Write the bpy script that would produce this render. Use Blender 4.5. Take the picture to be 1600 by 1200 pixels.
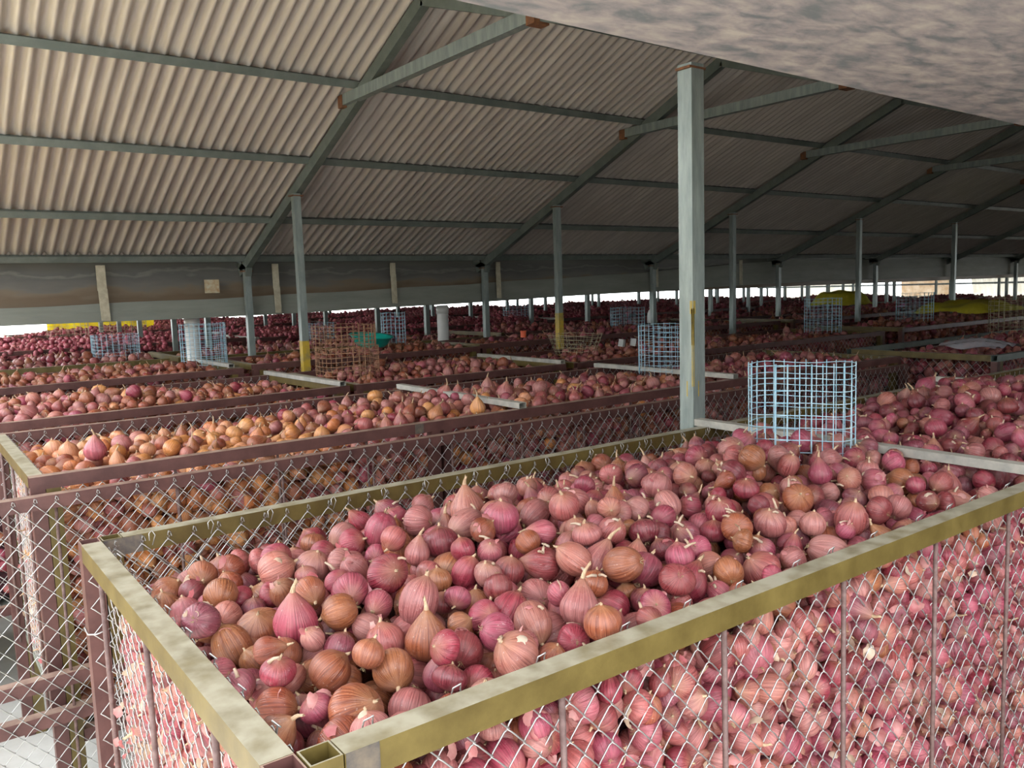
import bpy, math, random
import numpy as np
from mathutils import Matrix, Vector, Euler

scene = bpy.context.scene
for o in list(bpy.data.objects):
    bpy.data.objects.remove(o, do_unlink=True)
C = bpy.context.scene.collection
rnd = random.Random(7)
rs = np.random.RandomState(11)
PI = math.pi

# ------------------------------------------------------------------ camera
# world axes: X runs along the onion rows, Y across them (away), Z up, ground at 0
F = 1300.0
EYE = Vector((0.0, 0.0, 1.90))
_vx = np.array([1760.0, -205.0, F])
_s = .031
_x = (-(F * F) + 150 * _vx[1]) / (_vx[0] - _s * _vx[1])
_vy = np.array([_x, -150 - _s * _x, F])
_ex = _vx / np.linalg.norm(_vx)
_ey = _vy - _ex * (_vy @ _ex)
_ey /= np.linalg.norm(_ey)
_up = np.cross(_ex, _ey)
if _up[1] > 0:
    _up = -_up
RC = np.array([_ex, _ey, _up])
cam_d = bpy.data.cameras.new('camera')
cam = bpy.data.objects.new('camera', cam_d)
C.objects.link(cam)
scene.camera = cam
cam_d.sensor_fit = 'HORIZONTAL'
cam_d.sensor_width = 36
cam_d.lens = F * 36 / 1600
cam_d.clip_start = .02
cam_d.clip_end = 300
_r, _u, _b = RC[:, 0], -RC[:, 1], -RC[:, 2]
cam.matrix_world = Matrix(((_r[0], _u[0], _b[0], EYE.x), (_r[1], _u[1], _b[1], EYE.y),
                           (_r[2], _u[2], _b[2], EYE.z), (0, 0, 0, 1)))


def project(P):
    """world points (n,3) -> pixel x, y and depth, only used to cull what the camera could never see"""
    V = (np.asarray(P, float) - np.array(EYE)) @ RC
    d = V[:, 2]
    dd = np.where(np.abs(d) < 1e-4, 1e-4, d)
    return 800 + F * V[:, 0] / dd, 600 + F * V[:, 1] / dd, d


# ------------------------------------------------------------------ world, sun, exposure
world = bpy.data.worlds.new('world')
scene.world = world
world.use_nodes = True
bg = world.node_tree.nodes['Background']
bg.inputs[0].default_value = (.93, .97, 1.0, 1)
bg.inputs[1].default_value = 5.0

sun_d = bpy.data.lights.new('sun', 'SUN')
sun_d.energy = 12.0
sun_d.angle = .02
sun_d.color = (1, .95, .84)
sun = bpy.data.objects.new('sun', sun_d)
C.objects.link(sun)
sun.rotation_euler = Vector((0.10, -0.80, -1)).to_track_quat('-Z', 'Y').to_euler()


def portal(name, loc, sx, sy, target):
    d = bpy.data.lights.new(name, 'AREA')
    d.shape = 'RECTANGLE'
    d.size, d.size_y = sx, sy
    d.cycles.is_portal = True
    o = bpy.data.objects.new(name, d)
    C.objects.link(o)
    o.location = loc
    o.rotation_euler = Vector(target).to_track_quat('-Z', 'Y').to_euler()


portal('daylight_portal', (-.6, 10.0, 1.8), 3.6, 26, (1, 0, 0))
portal('daylight_portal', (1.4, -.3, 1.8), 4.4, 3.6, (0, 1, 0))

vs = scene.view_settings
vs.view_transform = 'Standard'
vs.look = 'None'
vs.exposure = 0.45
vs.gamma = 1
vs.use_curve_mapping = False


# ------------------------------------------------------------------ helpers
class MB:
    def __init__(self):
        self.v, self.f, self.m = [], [], []

    def add(self, vs_, fs_, mi=0):
        b = len(self.v)
        self.v.extend(vs_)
        for f in fs_:
            self.f.append(tuple(i + b for i in f))
            self.m.append(mi)

    def box(self, a, b, mi=0):
        x0, y0, z0 = a
        x1, y1, z1 = b
        self.add([(x0, y0, z0), (x1, y0, z0), (x1, y1, z0), (x0, y1, z0), (x0, y0, z1), (x1, y0, z1), (x1, y1, z1), (x0, y1, z1)],
                 [(0, 3, 2, 1), (4, 5, 6, 7), (0, 1, 5, 4), (1, 2, 6, 5), (2, 3, 7, 6), (3, 0, 4, 7)], mi)

    def bar(self, p, q, w, h, up=(0, 0, 1), mi=0, hollow=0):
        """square tube from p to q; w sideways, h along up; hollow > 0 leaves the ends open"""
        p, q = Vector(p), Vector(q)
        d = (q - p).normalized()
        s = d.cross(Vector(up)).normalized()
        u = s.cross(d)
        cs = []
        for e in (p, q):
            cs += [e - s * w / 2 - u * h / 2, e + s * w / 2 - u * h / 2, e + s * w / 2 + u * h / 2, e - s * w / 2 + u * h / 2]
        sides = [(0, 1, 5, 4), (1, 2, 6, 5), (2, 3, 7, 6), (3, 0, 4, 7)]
        if not hollow:
            self.add([tuple(c) for c in cs], [(3, 2, 1, 0), (4, 5, 6, 7)] + sides, mi)
        else:
            ins = []
            k = hollow
            for e in (p, q):
                ins += [e - s * (w / 2 - k) - u * (h / 2 - k), e + s * (w / 2 - k) - u * (h / 2 - k),
                        e + s * (w / 2 - k) + u * (h / 2 - k), e - s * (w / 2 - k) + u * (h / 2 - k)]
            vv = [tuple(c) for c in cs + ins]
            fs = list(sides)
            fs += [tuple(8 + i for i in reversed(f)) for f in sides]
            for o in (0, 4):
                for i in range(4):
                    j = (i + 1) % 4
                    q4 = (o + i, o + j, o + 8 + j, o + 8 + i)
                    fs.append(q4 if o else tuple(reversed(q4)))
            self.add(vv, fs, mi)

    def tube(self, pts, r, n=6, mi=0, cap=True, r1=None):
        pts = [Vector(p) for p in pts]
        N = len(pts)
        vv, ff = [], []
        prev = None
        for i, p in enumerate(pts):
            d = (pts[min(i + 1, N - 1)] - pts[max(i - 1, 0)]).normalized()
            if prev is None:
                a = d.orthogonal().normalized()
            else:
                a = (prev - d * prev.dot(d))
                a = a.normalized() if a.length > 1e-6 else d.orthogonal().normalized()
            prev = a
            b = d.cross(a)
            rr = r if r1 is None else r + (r1 - r) * i / (N - 1)
            for k in range(n):
                t = 2 * PI * k / n
                vv.append(tuple(p + a * (rr * math.cos(t)) + b * (rr * math.sin(t))))
        for i in range(N - 1):
            for k in range(n):
                k2 = (k + 1) % n
                ff.append((i * n + k, i * n + k2, (i + 1) * n + k2, (i + 1) * n + k))
        if cap:
            ff.append(tuple(reversed(range(n))))
            ff.append(tuple((N - 1) * n + k for k in range(n)))
        self.add(vv, ff, mi)

    def mesh(self, name, mats, smooth=False):
        me = bpy.data.meshes.new(name)
        me.from_pydata(self.v, [], self.f)
        for m in (mats if isinstance(mats, (list, tuple)) else [mats]):
            me.materials.append(m)
        if any(self.m):
            me.polygons.foreach_set('material_index', self.m)
        if smooth:
            me.polygons.foreach_set('use_smooth', [True] * len(me.polygons))
        me.update()
        return me

    def build(self, name, mats, parent=None, smooth=False, loc=None):
        o = bpy.data.objects.new(name, self.mesh(name, mats, smooth))
        C.objects.link(o)
        if parent is not None:
            o.parent = parent
        if loc is not None:
            o.location = loc
        return o


def tag(o, label=None, cat=None, group=None, kind=None):
    for k, v in (('label', label), ('category', cat), ('group', group), ('kind', kind)):
        if v:
            o[k] = v
    return o


def empty(name, loc=(0, 0, 0), rz=0, **kw):
    o = bpy.data.objects.new(name, None)
    C.objects.link(o)
    o.location = loc
    o.rotation_euler = (0, 0, rz)
    o.empty_display_size = .05
    return tag(o, **kw)


def inst(name, me, parent=None, loc=(0, 0, 0), rot=(0, 0, 0), scale=None):
    o = bpy.data.objects.new(name, me)
    C.objects.link(o)
    if parent is not None:
        o.parent = parent
    o.location = loc
    o.rotation_euler = rot
    if scale is not None:
        o.scale = scale
    return o


# ------------------------------------------------------------------ materials
def mat(name, col, rough=.6, metal=0.0, noise=None, scale=8, col2=None, bump=0, dust=None, spec=.5, stretch=None, trans=0):
    m = bpy.data.materials.new(name)
    m.use_nodes = True
    nt = m.node_tree
    N, L = nt.nodes, nt.links
    b = N['Principled BSDF']
    b.inputs['Roughness'].default_value = rough
    b.inputs['Metallic'].default_value = metal
    b.inputs['Specular IOR Level'].default_value = spec
    if trans:
        b.inputs['Transmission Weight'].default_value = trans
    last = None
    if col2 is not None:
        tc = N.new('ShaderNodeTexCoord')
        mp = N.new('ShaderNodeMapping')
        if stretch:
            mp.inputs['Scale'].default_value = stretch
        L.new(tc.outputs['Object'], mp.inputs[0])
        nz = N.new('ShaderNodeTexNoise')
        nz.inputs['Scale'].default_value = scale
        nz.inputs['Detail'].default_value = 6
        nz.inputs['Roughness'].default_value = .65
        L.new(mp.outputs[0], nz.inputs[0])
        rp = N.new('ShaderNodeValToRGB')
        rp.color_ramp.elements[0].position = .38
        rp.color_ramp.elements[1].position = .66
        rp.color_ramp.elements[0].color = (*col, 1)
        rp.color_ramp.elements[1].color = (*col2, 1)
        L.new(nz.outputs['Fac'], rp.inputs[0])
        last = rp.outputs[0]
        if bump:
            bp = N.new('ShaderNodeBump')
            bp.inputs['Strength'].default_value = bump
            bp.inputs['Distance'].default_value = .004
            L.new(nz.outputs['Fac'], bp.inputs['Height'])
            L.new(bp.outputs[0], b.inputs['Normal'])
    if dust is not None:          # pale onion dust settled on upward faces
        ge = N.new('ShaderNodeNewGeometry')
        sp = N.new('ShaderNodeSeparateXYZ')
        L.new(ge.outputs['True Normal'], sp.inputs[0])
        mr = N.new('ShaderNodeMapRange')
        mr.inputs[1].default_value = .75
        mr.inputs[2].default_value = .98
        L.new(sp.outputs[2], mr.inputs[0])
        n2 = N.new('ShaderNodeTexNoise')
        n2.inputs['Scale'].default_value = 22
        n2.inputs['Detail'].default_value = 5
        t2 = N.new('ShaderNodeTexCoord')
        L.new(t2.outputs['Object'], n2.inputs[0])
        m2 = N.new('ShaderNodeMapRange')
        m2.inputs[1].default_value = .3
        m2.inputs[2].default_value = .62
        m2.inputs[3].default_value = .35
        L.new(n2.outputs['Fac'], m2.inputs[0])
        mu = N.new('ShaderNodeMath')
        mu.operation = 'MULTIPLY'
        L.new(mr.outputs[0], mu.inputs[0])
        L.new(m2.outputs[0], mu.inputs[1])
        mx = N.new('ShaderNodeMix')
        mx.data_type = 'RGBA'
        if last is not None:
            L.new(last, mx.inputs[6])
        else:
            mx.inputs[6].default_value = (*col, 1)
        mx.inputs[7].default_value = (*dust, 1)
        L.new(mu.outputs[0], mx.inputs[0])
        last = mx.outputs[2]
    if last is not None:
        L.new(last, b.inputs['Base Color'])
    else:
        b.inputs['Base Color'].default_value = (*col, 1)
    return m


def translucent(name, col, amount=.5, col2=None, scale=6, rough=.6):
    m = mat(name, col, rough, col2=col2, scale=scale)
    nt = m.node_tree
    N, L = nt.nodes, nt.links
    b = N['Principled BSDF']
    t = N.new('ShaderNodeBsdfTranslucent')
    t.inputs[0].default_value = (*col, 1)
    if b.inputs['Base Color'].is_linked:
        L.new(b.inputs['Base Color'].links[0].from_socket, t.inputs[0])
    mx = N.new('ShaderNodeMixShader')
    mx.inputs[0].default_value = amount
    L.new(b.outputs[0], mx.inputs[1])
    L.new(t.outputs[0], mx.inputs[2])
    L.new(mx.outputs[0], N['Material Output'].inputs[0])
    return m


M = {}
M['olive'] = mat('olive_paint', (.085, .059, .014), .42, col2=(.145, .106, .030), scale=9, bump=.15, dust=(.36, .33, .25))
M['brown'] = mat('oxide_paint', (.075, .028, .025), .5, col2=(.125, .052, .045), scale=10, dust=(.32, .22, .17))
M['weld'] = mat('weld_grey', (.10, .09, .085), .5, metal=.4, col2=(.20, .16, .12), scale=30)
M['alu'] = mat('zinc_bar', (.34, .34, .31), .45, metal=.35, col2=(.52, .50, .44), scale=14, dust=(.60, .57, .50))
M['wire'] = mat('galvanised_wire', (.47, .47, .46), .38, metal=.75)
M['rebar'] = mat('rebar', (.10, .055, .05), .65, col2=(.19, .12, .11), scale=50)
M['steel'] = mat('grey_steel', (.20, .245, .235), .42, metal=.25, col2=(.31, .36, .34), scale=7, stretch=(4, 4, .7))
M['steel_dark'] = mat('roof_steel', (.125, .155, .14), .5, metal=.2, col2=(.18, .21, .19), scale=9)
M['rust'] = mat('rust', (.22, .09, .035), .8, col2=(.12, .06, .035), scale=40)
M['yellow_paint'] = mat('yellow_paint', (.52, .36, .035), .5, col2=(.30, .24, .08), scale=22)
M['roof'] = mat('roof_sheet', (.46, .425, .39), .45, metal=.1, col2=(.60, .56, .51), scale=3, stretch=(9, .5, 1))
M['gutter'] = mat('grey_flashing', (.19, .205, .175), .6, col2=(.235, .25, .215), scale=2, stretch=(1, 1, 6))
M['blue_wire'] = mat('blue_wire', (.28, .52, .66), .4, col2=(.50, .68, .76), scale=30)
M['rusty_wire'] = mat('rusty_wire', (.24, .12, .065), .75, col2=(.36, .21, .12), scale=30)
M['pale_wire'] = mat('pale_wire', (.38, .33, .20), .6, col2=(.48, .43, .30), scale=30)
M['teal'] = mat('teal_plastic', (.01, .40, .32), .35)
M['white_pipe'] = mat('white_pipe', (.56, .57, .55), .35, col2=(.66, .67, .65), scale=5)
M['plank'] = mat('bracket_wood', (.36, .33, .24), .7, col2=(.50, .47, .35), scale=16)
M['tarp_yellow'] = translucent('yellow_tarp', (.75, .56, .02), .45, col2=(.85, .68, .03), scale=5)
M['tarp_olive'] = mat('olive_tarp', (.55, .47, .03), .5, col2=(.68, .60, .06), scale=8)
M['tarp_pink'] = translucent('pink_tarp', (.55, .10, .30), .3)
M['tarp_pale'] = translucent('pale_tarp', (.70, .66, .54), .5, col2=(.80, .78, .70), scale=3)
M['tarp_brown'] = translucent('brown_tarp', (.50, .34, .20), .4, col2=(.68, .55, .40), scale=4)
M['white'] = mat('white_plastic', (.75, .77, .76), .4)
M['concrete'] = mat('concrete', (.42, .41, .385), .8, col2=(.52, .51, .485), scale=3)
M['orange'] = mat('orange_plastic', (.75, .12, .04), .5)
M['brick'] = mat('pale_brick', (.50, .52, .50), .7)
M['neck'] = mat('dry_neck', (.36, .22, .13), .7, col2=(.60, .46, .30), scale=3, stretch=(5, 5, .6))
M['root'] = mat('onion_root', (.34, .25, .13), .8)
M['film'] = mat('plastic_film', (.75, .78, .85), .15, trans=.55)

# stained liner of the gutter: bands across its height
m = bpy.data.materials.new('stained_liner')
m.use_nodes = True
N, L = m.node_tree.nodes, m.node_tree.links
b = N['Principled BSDF']
b.inputs['Roughness'].default_value = .5
tc = N.new('ShaderNodeTexCoord')
sp = N.new('ShaderNodeSeparateXYZ')
L.new(tc.outputs['Object'], sp.inputs[0])
nz = N.new('ShaderNodeTexNoise')
nz.inputs['Scale'].default_value = 3.0
nz.inputs['Detail'].default_value = 8
mp = N.new('ShaderNodeMapping')
mp.inputs['Scale'].default_value = (1, 1, 4)
L.new(tc.outputs['Object'], mp.inputs[0])
L.new(mp.outputs[0], nz.inputs[0])
ma = N.new('ShaderNodeMath')
ma.operation = 'MULTIPLY_ADD'
ma.inputs[1].default_value = .22
L.new(nz.outputs['Fac'], ma.inputs[0])
L.new(sp.outputs[2], ma.inputs[2])
rp = N.new('ShaderNodeValToRGB')
e = rp.color_ramp.elements
e[0].position = 0.0
e[0].color = (0.155, 0.105, 0.062, 1)
e[1].position = 1.0
e[1].color = (0.118, 0.118, 0.102, 1)
for p_, c_ in ((.30, (0.136, 0.096, 0.056, 1)), (.44, (0.167, 0.130, 0.087, 1)), (.52, (0.136, 0.130, 0.115, 1)), (.72, (0.093, 0.096, 0.087, 1)), (.78, (0.155, 0.155, 0.136, 1)), (.82, (0.093, 0.096, 0.087, 1))):
    k = e.new(p_)
    k.color = c_
mr = N.new('ShaderNodeMapRange')
mr.inputs[1].default_value = 1.92
mr.inputs[2].default_value = 2.30
L.new(ma.outputs[0], mr.inputs[0])
L.new(mr.outputs[0], rp.inputs[0])
L.new(rp.outputs[0], b.inputs['Base Color'])
M['liner'] = m

# mottled underside of the near gutter
m = bpy.data.materials.new('mottled_sheet')
m.use_nodes = True
N, L = m.node_tree.nodes, m.node_tree.links
b = N['Principled BSDF']
b.inputs['Roughness'].default_value = .55
tc = N.new('ShaderNodeTexCoord')
mp = N.new('ShaderNodeMapping')
mp.inputs['Rotation'].default_value = (0, 0, .5)
mp.inputs['Scale'].default_value = (4.5, 9.0, 1)
L.new(tc.outputs['Object'], mp.inputs[0])
nz = N.new('ShaderNodeTexNoise')
nz.inputs['Scale'].default_value = 3.2
nz.inputs['Detail'].default_value = 9
nz.inputs['Roughness'].default_value = .6
nz.inputs['Distortion'].default_value = .3
L.new(mp.outputs[0], nz.inputs[0])
rp = N.new('ShaderNodeValToRGB')
e = rp.color_ramp.elements
e[0].position = .36
e[0].color = (.14, .155, .16, 1)
e[1].position = .70
e[1].color = (.40, .365, .32, 1)
k = e.new(.5)
k.color = (.26, .235, .235, 1)
L.new(nz.outputs['Fac'], rp.inputs[0])
L.new(rp.outputs[0], b.inputs['Base Color'])
M['mottled'] = m


def onion_material(name):
    """papery skin: per-onion tint, streaks from root to neck, tan shoulder, dusty bloom"""
    m = bpy.data.materials.new(name)
    m.use_nodes = True
    N, L = m.node_tree.nodes, m.node_tree.links
    b = N['Principled BSDF']
    tint = N.new('ShaderNodeAttribute')
    tint.attribute_type = 'INSTANCER'
    tint.attribute_name = 'tint'
    isl = N.new('ShaderNodeNewGeometry')
    ouv = N.new('ShaderNodeAttribute')
    ouv.attribute_name = 'ouv'
    info = N.new('ShaderNodeObjectInfo')

    def noise(scale, detail, vec, ws=None):
        n = N.new('ShaderNodeTexNoise')
        n.noise_dimensions = '4D'
        n.inputs['Scale'].default_value = scale
        n.inputs['Detail'].default_value = detail
        L.new(vec, n.inputs['Vector'])
        mm = N.new('ShaderNodeMath')
        mm.operation = 'MULTIPLY'
        mm.inputs[1].default_value = 47
        L.new(info.outputs['Random'], mm.inputs[0])
        L.new(mm.outputs[0], n.inputs['W'])
        return n.outputs['Fac']

    def rng(v, a, b_, c=0., d=1.):
        r = N.new('ShaderNodeMapRange')
        for i, x in enumerate((a, b_, c, d)):
            r.inputs[i + 1].default_value = x
        L.new(v, r.inputs[0])
        return r.outputs[0]

    def mix(f, a, b_, mode='MIX'):
        x = N.new('ShaderNodeMix')
        x.data_type = 'RGBA'
        x.blend_type = mode
        for sock, val in ((0, f), (6, a), (7, b_)):
            if isinstance(val, (int, float)):
                x.inputs[sock].default_value = val
            elif isinstance(val, tuple):
                x.inputs[sock].default_value = (*val, 1)
            else:
                L.new(val, x.inputs[sock])
        return x.outputs[2]

    mp = N.new('ShaderNodeMapping')
    mp.inputs['Scale'].default_value = (7, 7, .7)
    L.new(ouv.outputs['Vector'], mp.inputs[0])
    streak = noise(2.6, 4, mp.outputs[0])
    tc = N.new('ShaderNodeTexCoord')
    blot = noise(1.3, 4, tc.outputs['Object'])
    speck = noise(9.0, 3, tc.outputs['Object'])
    # value jitter per onion
    hsv = N.new('ShaderNodeHueSaturation')
    L.new(tint.outputs['Color'], hsv.inputs['Color'])
    L.new(rng(isl.outputs['Random Per Island'], 0, 1, .78, 1.22), hsv.inputs['Value'])
    c = hsv.outputs[0]
    light = mix(1.0, c, (1.6, 1.75, 1.7), 'MULTIPLY')
    dark = mix(1.0, c, (.55, .40, .42), 'MULTIPLY')
    c1 = mix(rng(streak, .36, .62), dark, light)
    c2 = mix(.72, c, c1)
    # tan shoulder round the neck
    sz = N.new('ShaderNodeSeparateXYZ')
    L.new(ouv.outputs['Vector'], sz.inputs[0])
    add = N.new('ShaderNodeMath')
    add.operation = 'MULTIPLY_ADD'
    add.inputs[1].default_value = .5
    L.new(streak, add.inputs[0])
    L.new(sz.outputs[2], add.inputs[2])
    c3 = mix(rng(add.outputs[0], .95, 1.40, 0, .6), c2, (.38, .22, .11))
    c4 = mix(rng(blot, .50, .78, 0, .32), c3, (.44, .24, .21))
    c5 = mix(rng(speck, .66, .74, 0, .5), c4, (.66, .55, .50))
    L.new(c5, b.inputs['Base Color'])
    L.new(rng(blot, .35, .7, .22, .52), b.inputs['Roughness'])
    b.inputs['Specular IOR Level'].default_value = .5
    bp = N.new('ShaderNodeBump')
    bp.inputs['Strength'].default_value = .25
    bp.inputs['Distance'].default_value = .03
    L.new(streak, bp.inputs['Height'])
    L.new(bp.outputs[0], b.inputs['Normal'])
    return m


M['onion'] = onion_material('onion_skin')
M['core'] = mat('dark_filler', (.045, .010, .014), .9, col2=(.02, .005, .007), scale=60)  # near-black filler inside the heaps, standing in for shade between onions
M['peel'] = translucent('onion_peel', (.58, .17, .19), .45, col2=(.78, .46, .42), scale=14, rough=.4)
M['peel_tan'] = translucent('pale_peel', (.66, .48, .34), .4, col2=(.74, .64, .52), scale=14, rough=.5)

# ------------------------------------------------------------------ building shell
VAL_Y = [.91, 7.05, 13.19, 19.33, 25.47, 31.61]      # valleys between the bays; last two bays added unseen to cut light
RIDGE_Z, EAVE_Z = 3.50, 2.185
SLOPE = .4275
BAYX = 2.45
ROOF_X0, ROOF_X1 = -.35, 26.5

mb = MB()
mb.add([(-60, -60, 0), (90, -60, 0), (90, 90, 0), (-60, 90, 0)], [(0, 1, 2, 3)])
tag(mb.build('ground', M['concrete']), kind='structure')
M['low_bounce'] = mat('low_bounce_earth', (.05, .042, .036), .9, col2=(.09, .075, .06), scale=4)  # dark ground sheet added over the concrete to cut bounced light
mb = MB()
mb.add([(.9, -12, .006), (40, -12, .006), (40, 40, .006), (.9, 40, .006)], [(0, 1, 2, 3)])
tag(mb.build('floor', M['low_bounce']), kind='structure')


def corrugated(name, x0, x1, ya, za, yb, zb):
    """one slope of corrugated sheets, 76 mm pitch, with the step of an overlap"""
    per, amp, n = .076, .021, 8
    k = int((x1 - x0) / per * n)
    v = []
    for (y, z) in ((ya, za), (yb, zb)):
        for i in range(k + 1):
            x = x0 + i * per / n
            zz = z + amp * math.sin(2 * PI * i / n) * 1.0
            v.append((x, y, zz))
    top = [(x, y, z + .003) for x, y, z in v]
    w = k + 1
    f = [(i, w + i, w + i + 1, i + 1) for i in range(k)]
    mb_ = MB()
    mb_.add(v, f)
    mb_.add(top, [tuple(reversed(q)) for q in f])
    return tag(mb_.build(name, M['roof'], smooth=True), kind='structure')


ridges = []
for i in range(5):
    a, c = VAL_Y[i], VAL_Y[i + 1]
    r = (a + c) / 2
    ridges.append(r)
    corrugated('roof_slope', ROOF_X0, ROOF_X1, r, RIDGE_Z + .045, c + .05, EAVE_Z + .045)
    corrugated('roof_slope', ROOF_X0, ROOF_X1, a + (.02 if i == 0 else -.05), EAVE_Z + .045 + (.20 if i == 0 else 0), r, RIDGE_Z + .045)

# unseen roof and back wall added on the viewer's side to block light
corrugated('roof_slope', 2.2, ROOF_X1, .13, EAVE_Z + .2, -2.9, RIDGE_Z + .045)
corrugated('roof_slope', 2.2, ROOF_X1, -2.9, RIDGE_Z + .045, -6.0, EAVE_Z)
mb = MB()
mb.box((2.2, -6.1, 0), (ROOF_X1, -6.0, 2.3))
tag(mb.build('light_stop_back', M['concrete']), kind='structure')

# purlins under the sheets
def roof_z(y, i):
    return RIDGE_Z - abs(y - ridges[i]) * SLOPE


def purlin(y, z, w=.045, h=.045):
    mb_ = MB()
    mb_.bar((ROOF_X0, y, z), (ROOF_X1, y, z), w, h, up=(0, -SLOPE, 1) if y > 3.98 else (0, SLOPE, 1))
    o = mb_.build('purlin', M['steel_dark'])
    tag(o, kind='structure')
    return o


for i in range(2):
    for d in (0.03, .80, 1.60, 2.40, 3.02):
        purlin(ridges[i] + d, roof_z(ridges[i] + d, i) + .010)
        if i == 1:
            purlin(ridges[i] - d, roof_z(ridges[i] - d, i) + .010)

# rafters, tie bars, posts: each frame at X = 2.45 k
tie_lbl = 'tie bar'
ordn = ['first', 'second', 'third', 'fourth', 'fifth', 'sixth', 'seventh', 'eighth', 'ninth', 'tenth']
for k in range(1, 11):
    x = k * BAYX
    for i in range(2 if k > 1 else 2):
        rg = ridges[i]
        mb_ = MB()
        for sgn in (-1, 1):
            mb_.bar((x, rg + sgn * 3.16, roof_z(rg + 3.16, i) - .050) if (i or sgn > 0) else (x, .95, 2.41), (x, rg, RIDGE_Z - .050), .05, .075, up=(0, sgn * SLOPE, 1))
        o = empty('roof_frame', (0, 0, 0))
        tag(o, kind='structure')
        mb_.build('rafter', M['steel_dark'], o)
        t = MB()
        zt = RIDGE_Z - 1.0 * SLOPE + .03
        t.bar((x - .03, rg - .98, zt), (x - .03, rg + .98, zt), .05, .065)
        t.build('tie_bar', M['steel'], o)
        g = MB()
        for sgn in (-1, 1):
            g.box((x - .058, rg + sgn * .97 - .03, zt - .045), (x + .028, rg + sgn * .97 + .03, zt + .03))
        g.build('weld_plate', M['rust'], o)


def post(x, y, ztop, label, w=.052, paint=None, base=0.0, group=None):
    t = empty('steel_post', (x, y, base), label=label, cat='post', group=group or 'grey steel posts carrying the roof')
    m_ = MB()
    m_.bar((0, 0, 0), (0, 0, ztop - base), w, w, up=(0, 1, 0), hollow=.003)
    m_.build('shaft', M['steel'], t)
    if ztop < 3.3:
        p_ = MB()
        p_.box((-.045, -.035, ztop - base - .02), (.045, .035, ztop - base - .012))
        p_.build('cap_plate', M['rust'], t)
    if paint:
        y_ = MB()
        z0, z1 = paint
        h = w / 2 + .0012
        y_.bar((0, 0, z0 - base), (0, 0, z1 - base), h * 2, h * 2, up=(0, 1, 0))
        y_.build('painted_band', M['yellow_paint'], t)
    return t


# the big near post behind the first crate, with its yellow runs
pc = post(2.49, 2.175, roof_z(2.175, 0) - .02, 'tall grey square post rising behind the crossbar of the nearest crate', w=.068)
drip = MB()
for x_, z0, z1, w_ in ((-.030, 1.50, 1.72, .004), (-.026, 1.78, 1.83, .012), (-.030, 1.66, 1.80, .007), (-.004, 1.46, 1.52, .004), (-.031, 1.72, 1.80, .006)):
    drip.box((-.0352, x_ - w_ / 2, z0), (-.0342, x_ + w_ / 2, z1))
    drip.box((x_ - w_ / 2, -.0352, z0), (x_ + w_ / 2, -.0342, z1))
drip.build('yellow_drip', M['yellow_paint'], pc)

a_names = ['with a yellow foot behind the rusty wire basket', 'with a yellow foot standing in the pale wire cage',
           'just right of the big near post', 'right of the blue basket in the dim middle of the shed', 'beside the olive tarp heap',
           'far along the shed beyond the olive tarp heap', 'near the dark far end of the roof', 'last before the bright end sheets']
for k in range(1, 9):
    x = k * BAYX
    post(x - .02, 5.83, roof_z(5.83, 0) - .085, 'slim grey rafter post ' + a_names[k - 1], paint=(1.2, 1.56 if k == 1 else 1.66) if k < 3 else None)
for k in range(1, 10):
    x = k * BAYX
    post(x, 7.02, roof_z(7.02, 0) - .075, 'slim grey eave post in front of the gutter, %s frame along the shed' % ordn[k - 1])
for j, (y, top, where) in enumerate(((8.2, roof_z(8.2, 1), 'just behind the gutter'), (9.4, roof_z(9.4, 1), 'a row behind the gutter'),
                                     (10.95, roof_z(10.95, 1), 'beyond the middle of the second shed'), (12.1, roof_z(12.1, 1), 'near the back of the second shed'),
                                     (13.3, 2.2, 'at the back valley'), (16.2, 3.3, 'in the third shed'))):
    for k in range(1, 10):
        x = k * BAYX
        post(x, y, top - .07, 'thin bluish grey post %s, %s in its line' % (where, ordn[k - 1]), w=.05)

# valley gutter at Y = 7.05: stained liner above, grey flashing below whose top edge climbs to the right
gx0, gx1 = -1.0, ROOF_X1


def gtop(x):
    pts = [(-1.0, 1.862), (.65, 1.867), (2.4, 1.892), (4.66, 1.95), (7.2, 2.03), (9.0, 2.12), (10.2, 2.17), (60, 2.175)]
    for (xa, za), (xb, zb) in zip(pts, pts[1:]):
        if x <= xb:
            return za + (zb - za) * (x - xa) / (xb - xa)
    return 2.175


def gbot(x):
    return 1.735 + max(0, min(1, (x - 3.0) / 7.5)) * .125


gt = empty('valley_gutter', (0, 0, 0))
tag(gt, kind='structure')
lin = MB()
lin.box((gx0, 7.19, 1.80), (gx1, 7.195, 2.20))
lin.build('liner', M['liner'], gt)
fl = MB()
nx = 110
vv = []
for i in range(nx + 1):
    x = gx0 + (gx1 - gx0) * i / nx
    wob = .006 * math.sin(x * 3.1) + .004 * math.sin(x * 7.7)
    zt, zb = gtop(x) + .004 * math.sin(x * 5), gbot(x) + .003 * math.sin(x * 2.3)
    y0 = 7.10 + wob
    vv += [(x, y0 + .02, zt), (x, y0, (zt + zb) / 2), (x, y0, zb), (x, y0 + .30, zb - .004), (x, y0 + .30, zt)]
fl.add(vv, [(i * 5 + j, (i + 1) * 5 + j, (i + 1) * 5 + j + 1, i * 5 + j + 1) for i in range(nx) for j in range(4)])
fl.build('flashing', M['gutter'], gt, smooth=False)
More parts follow.
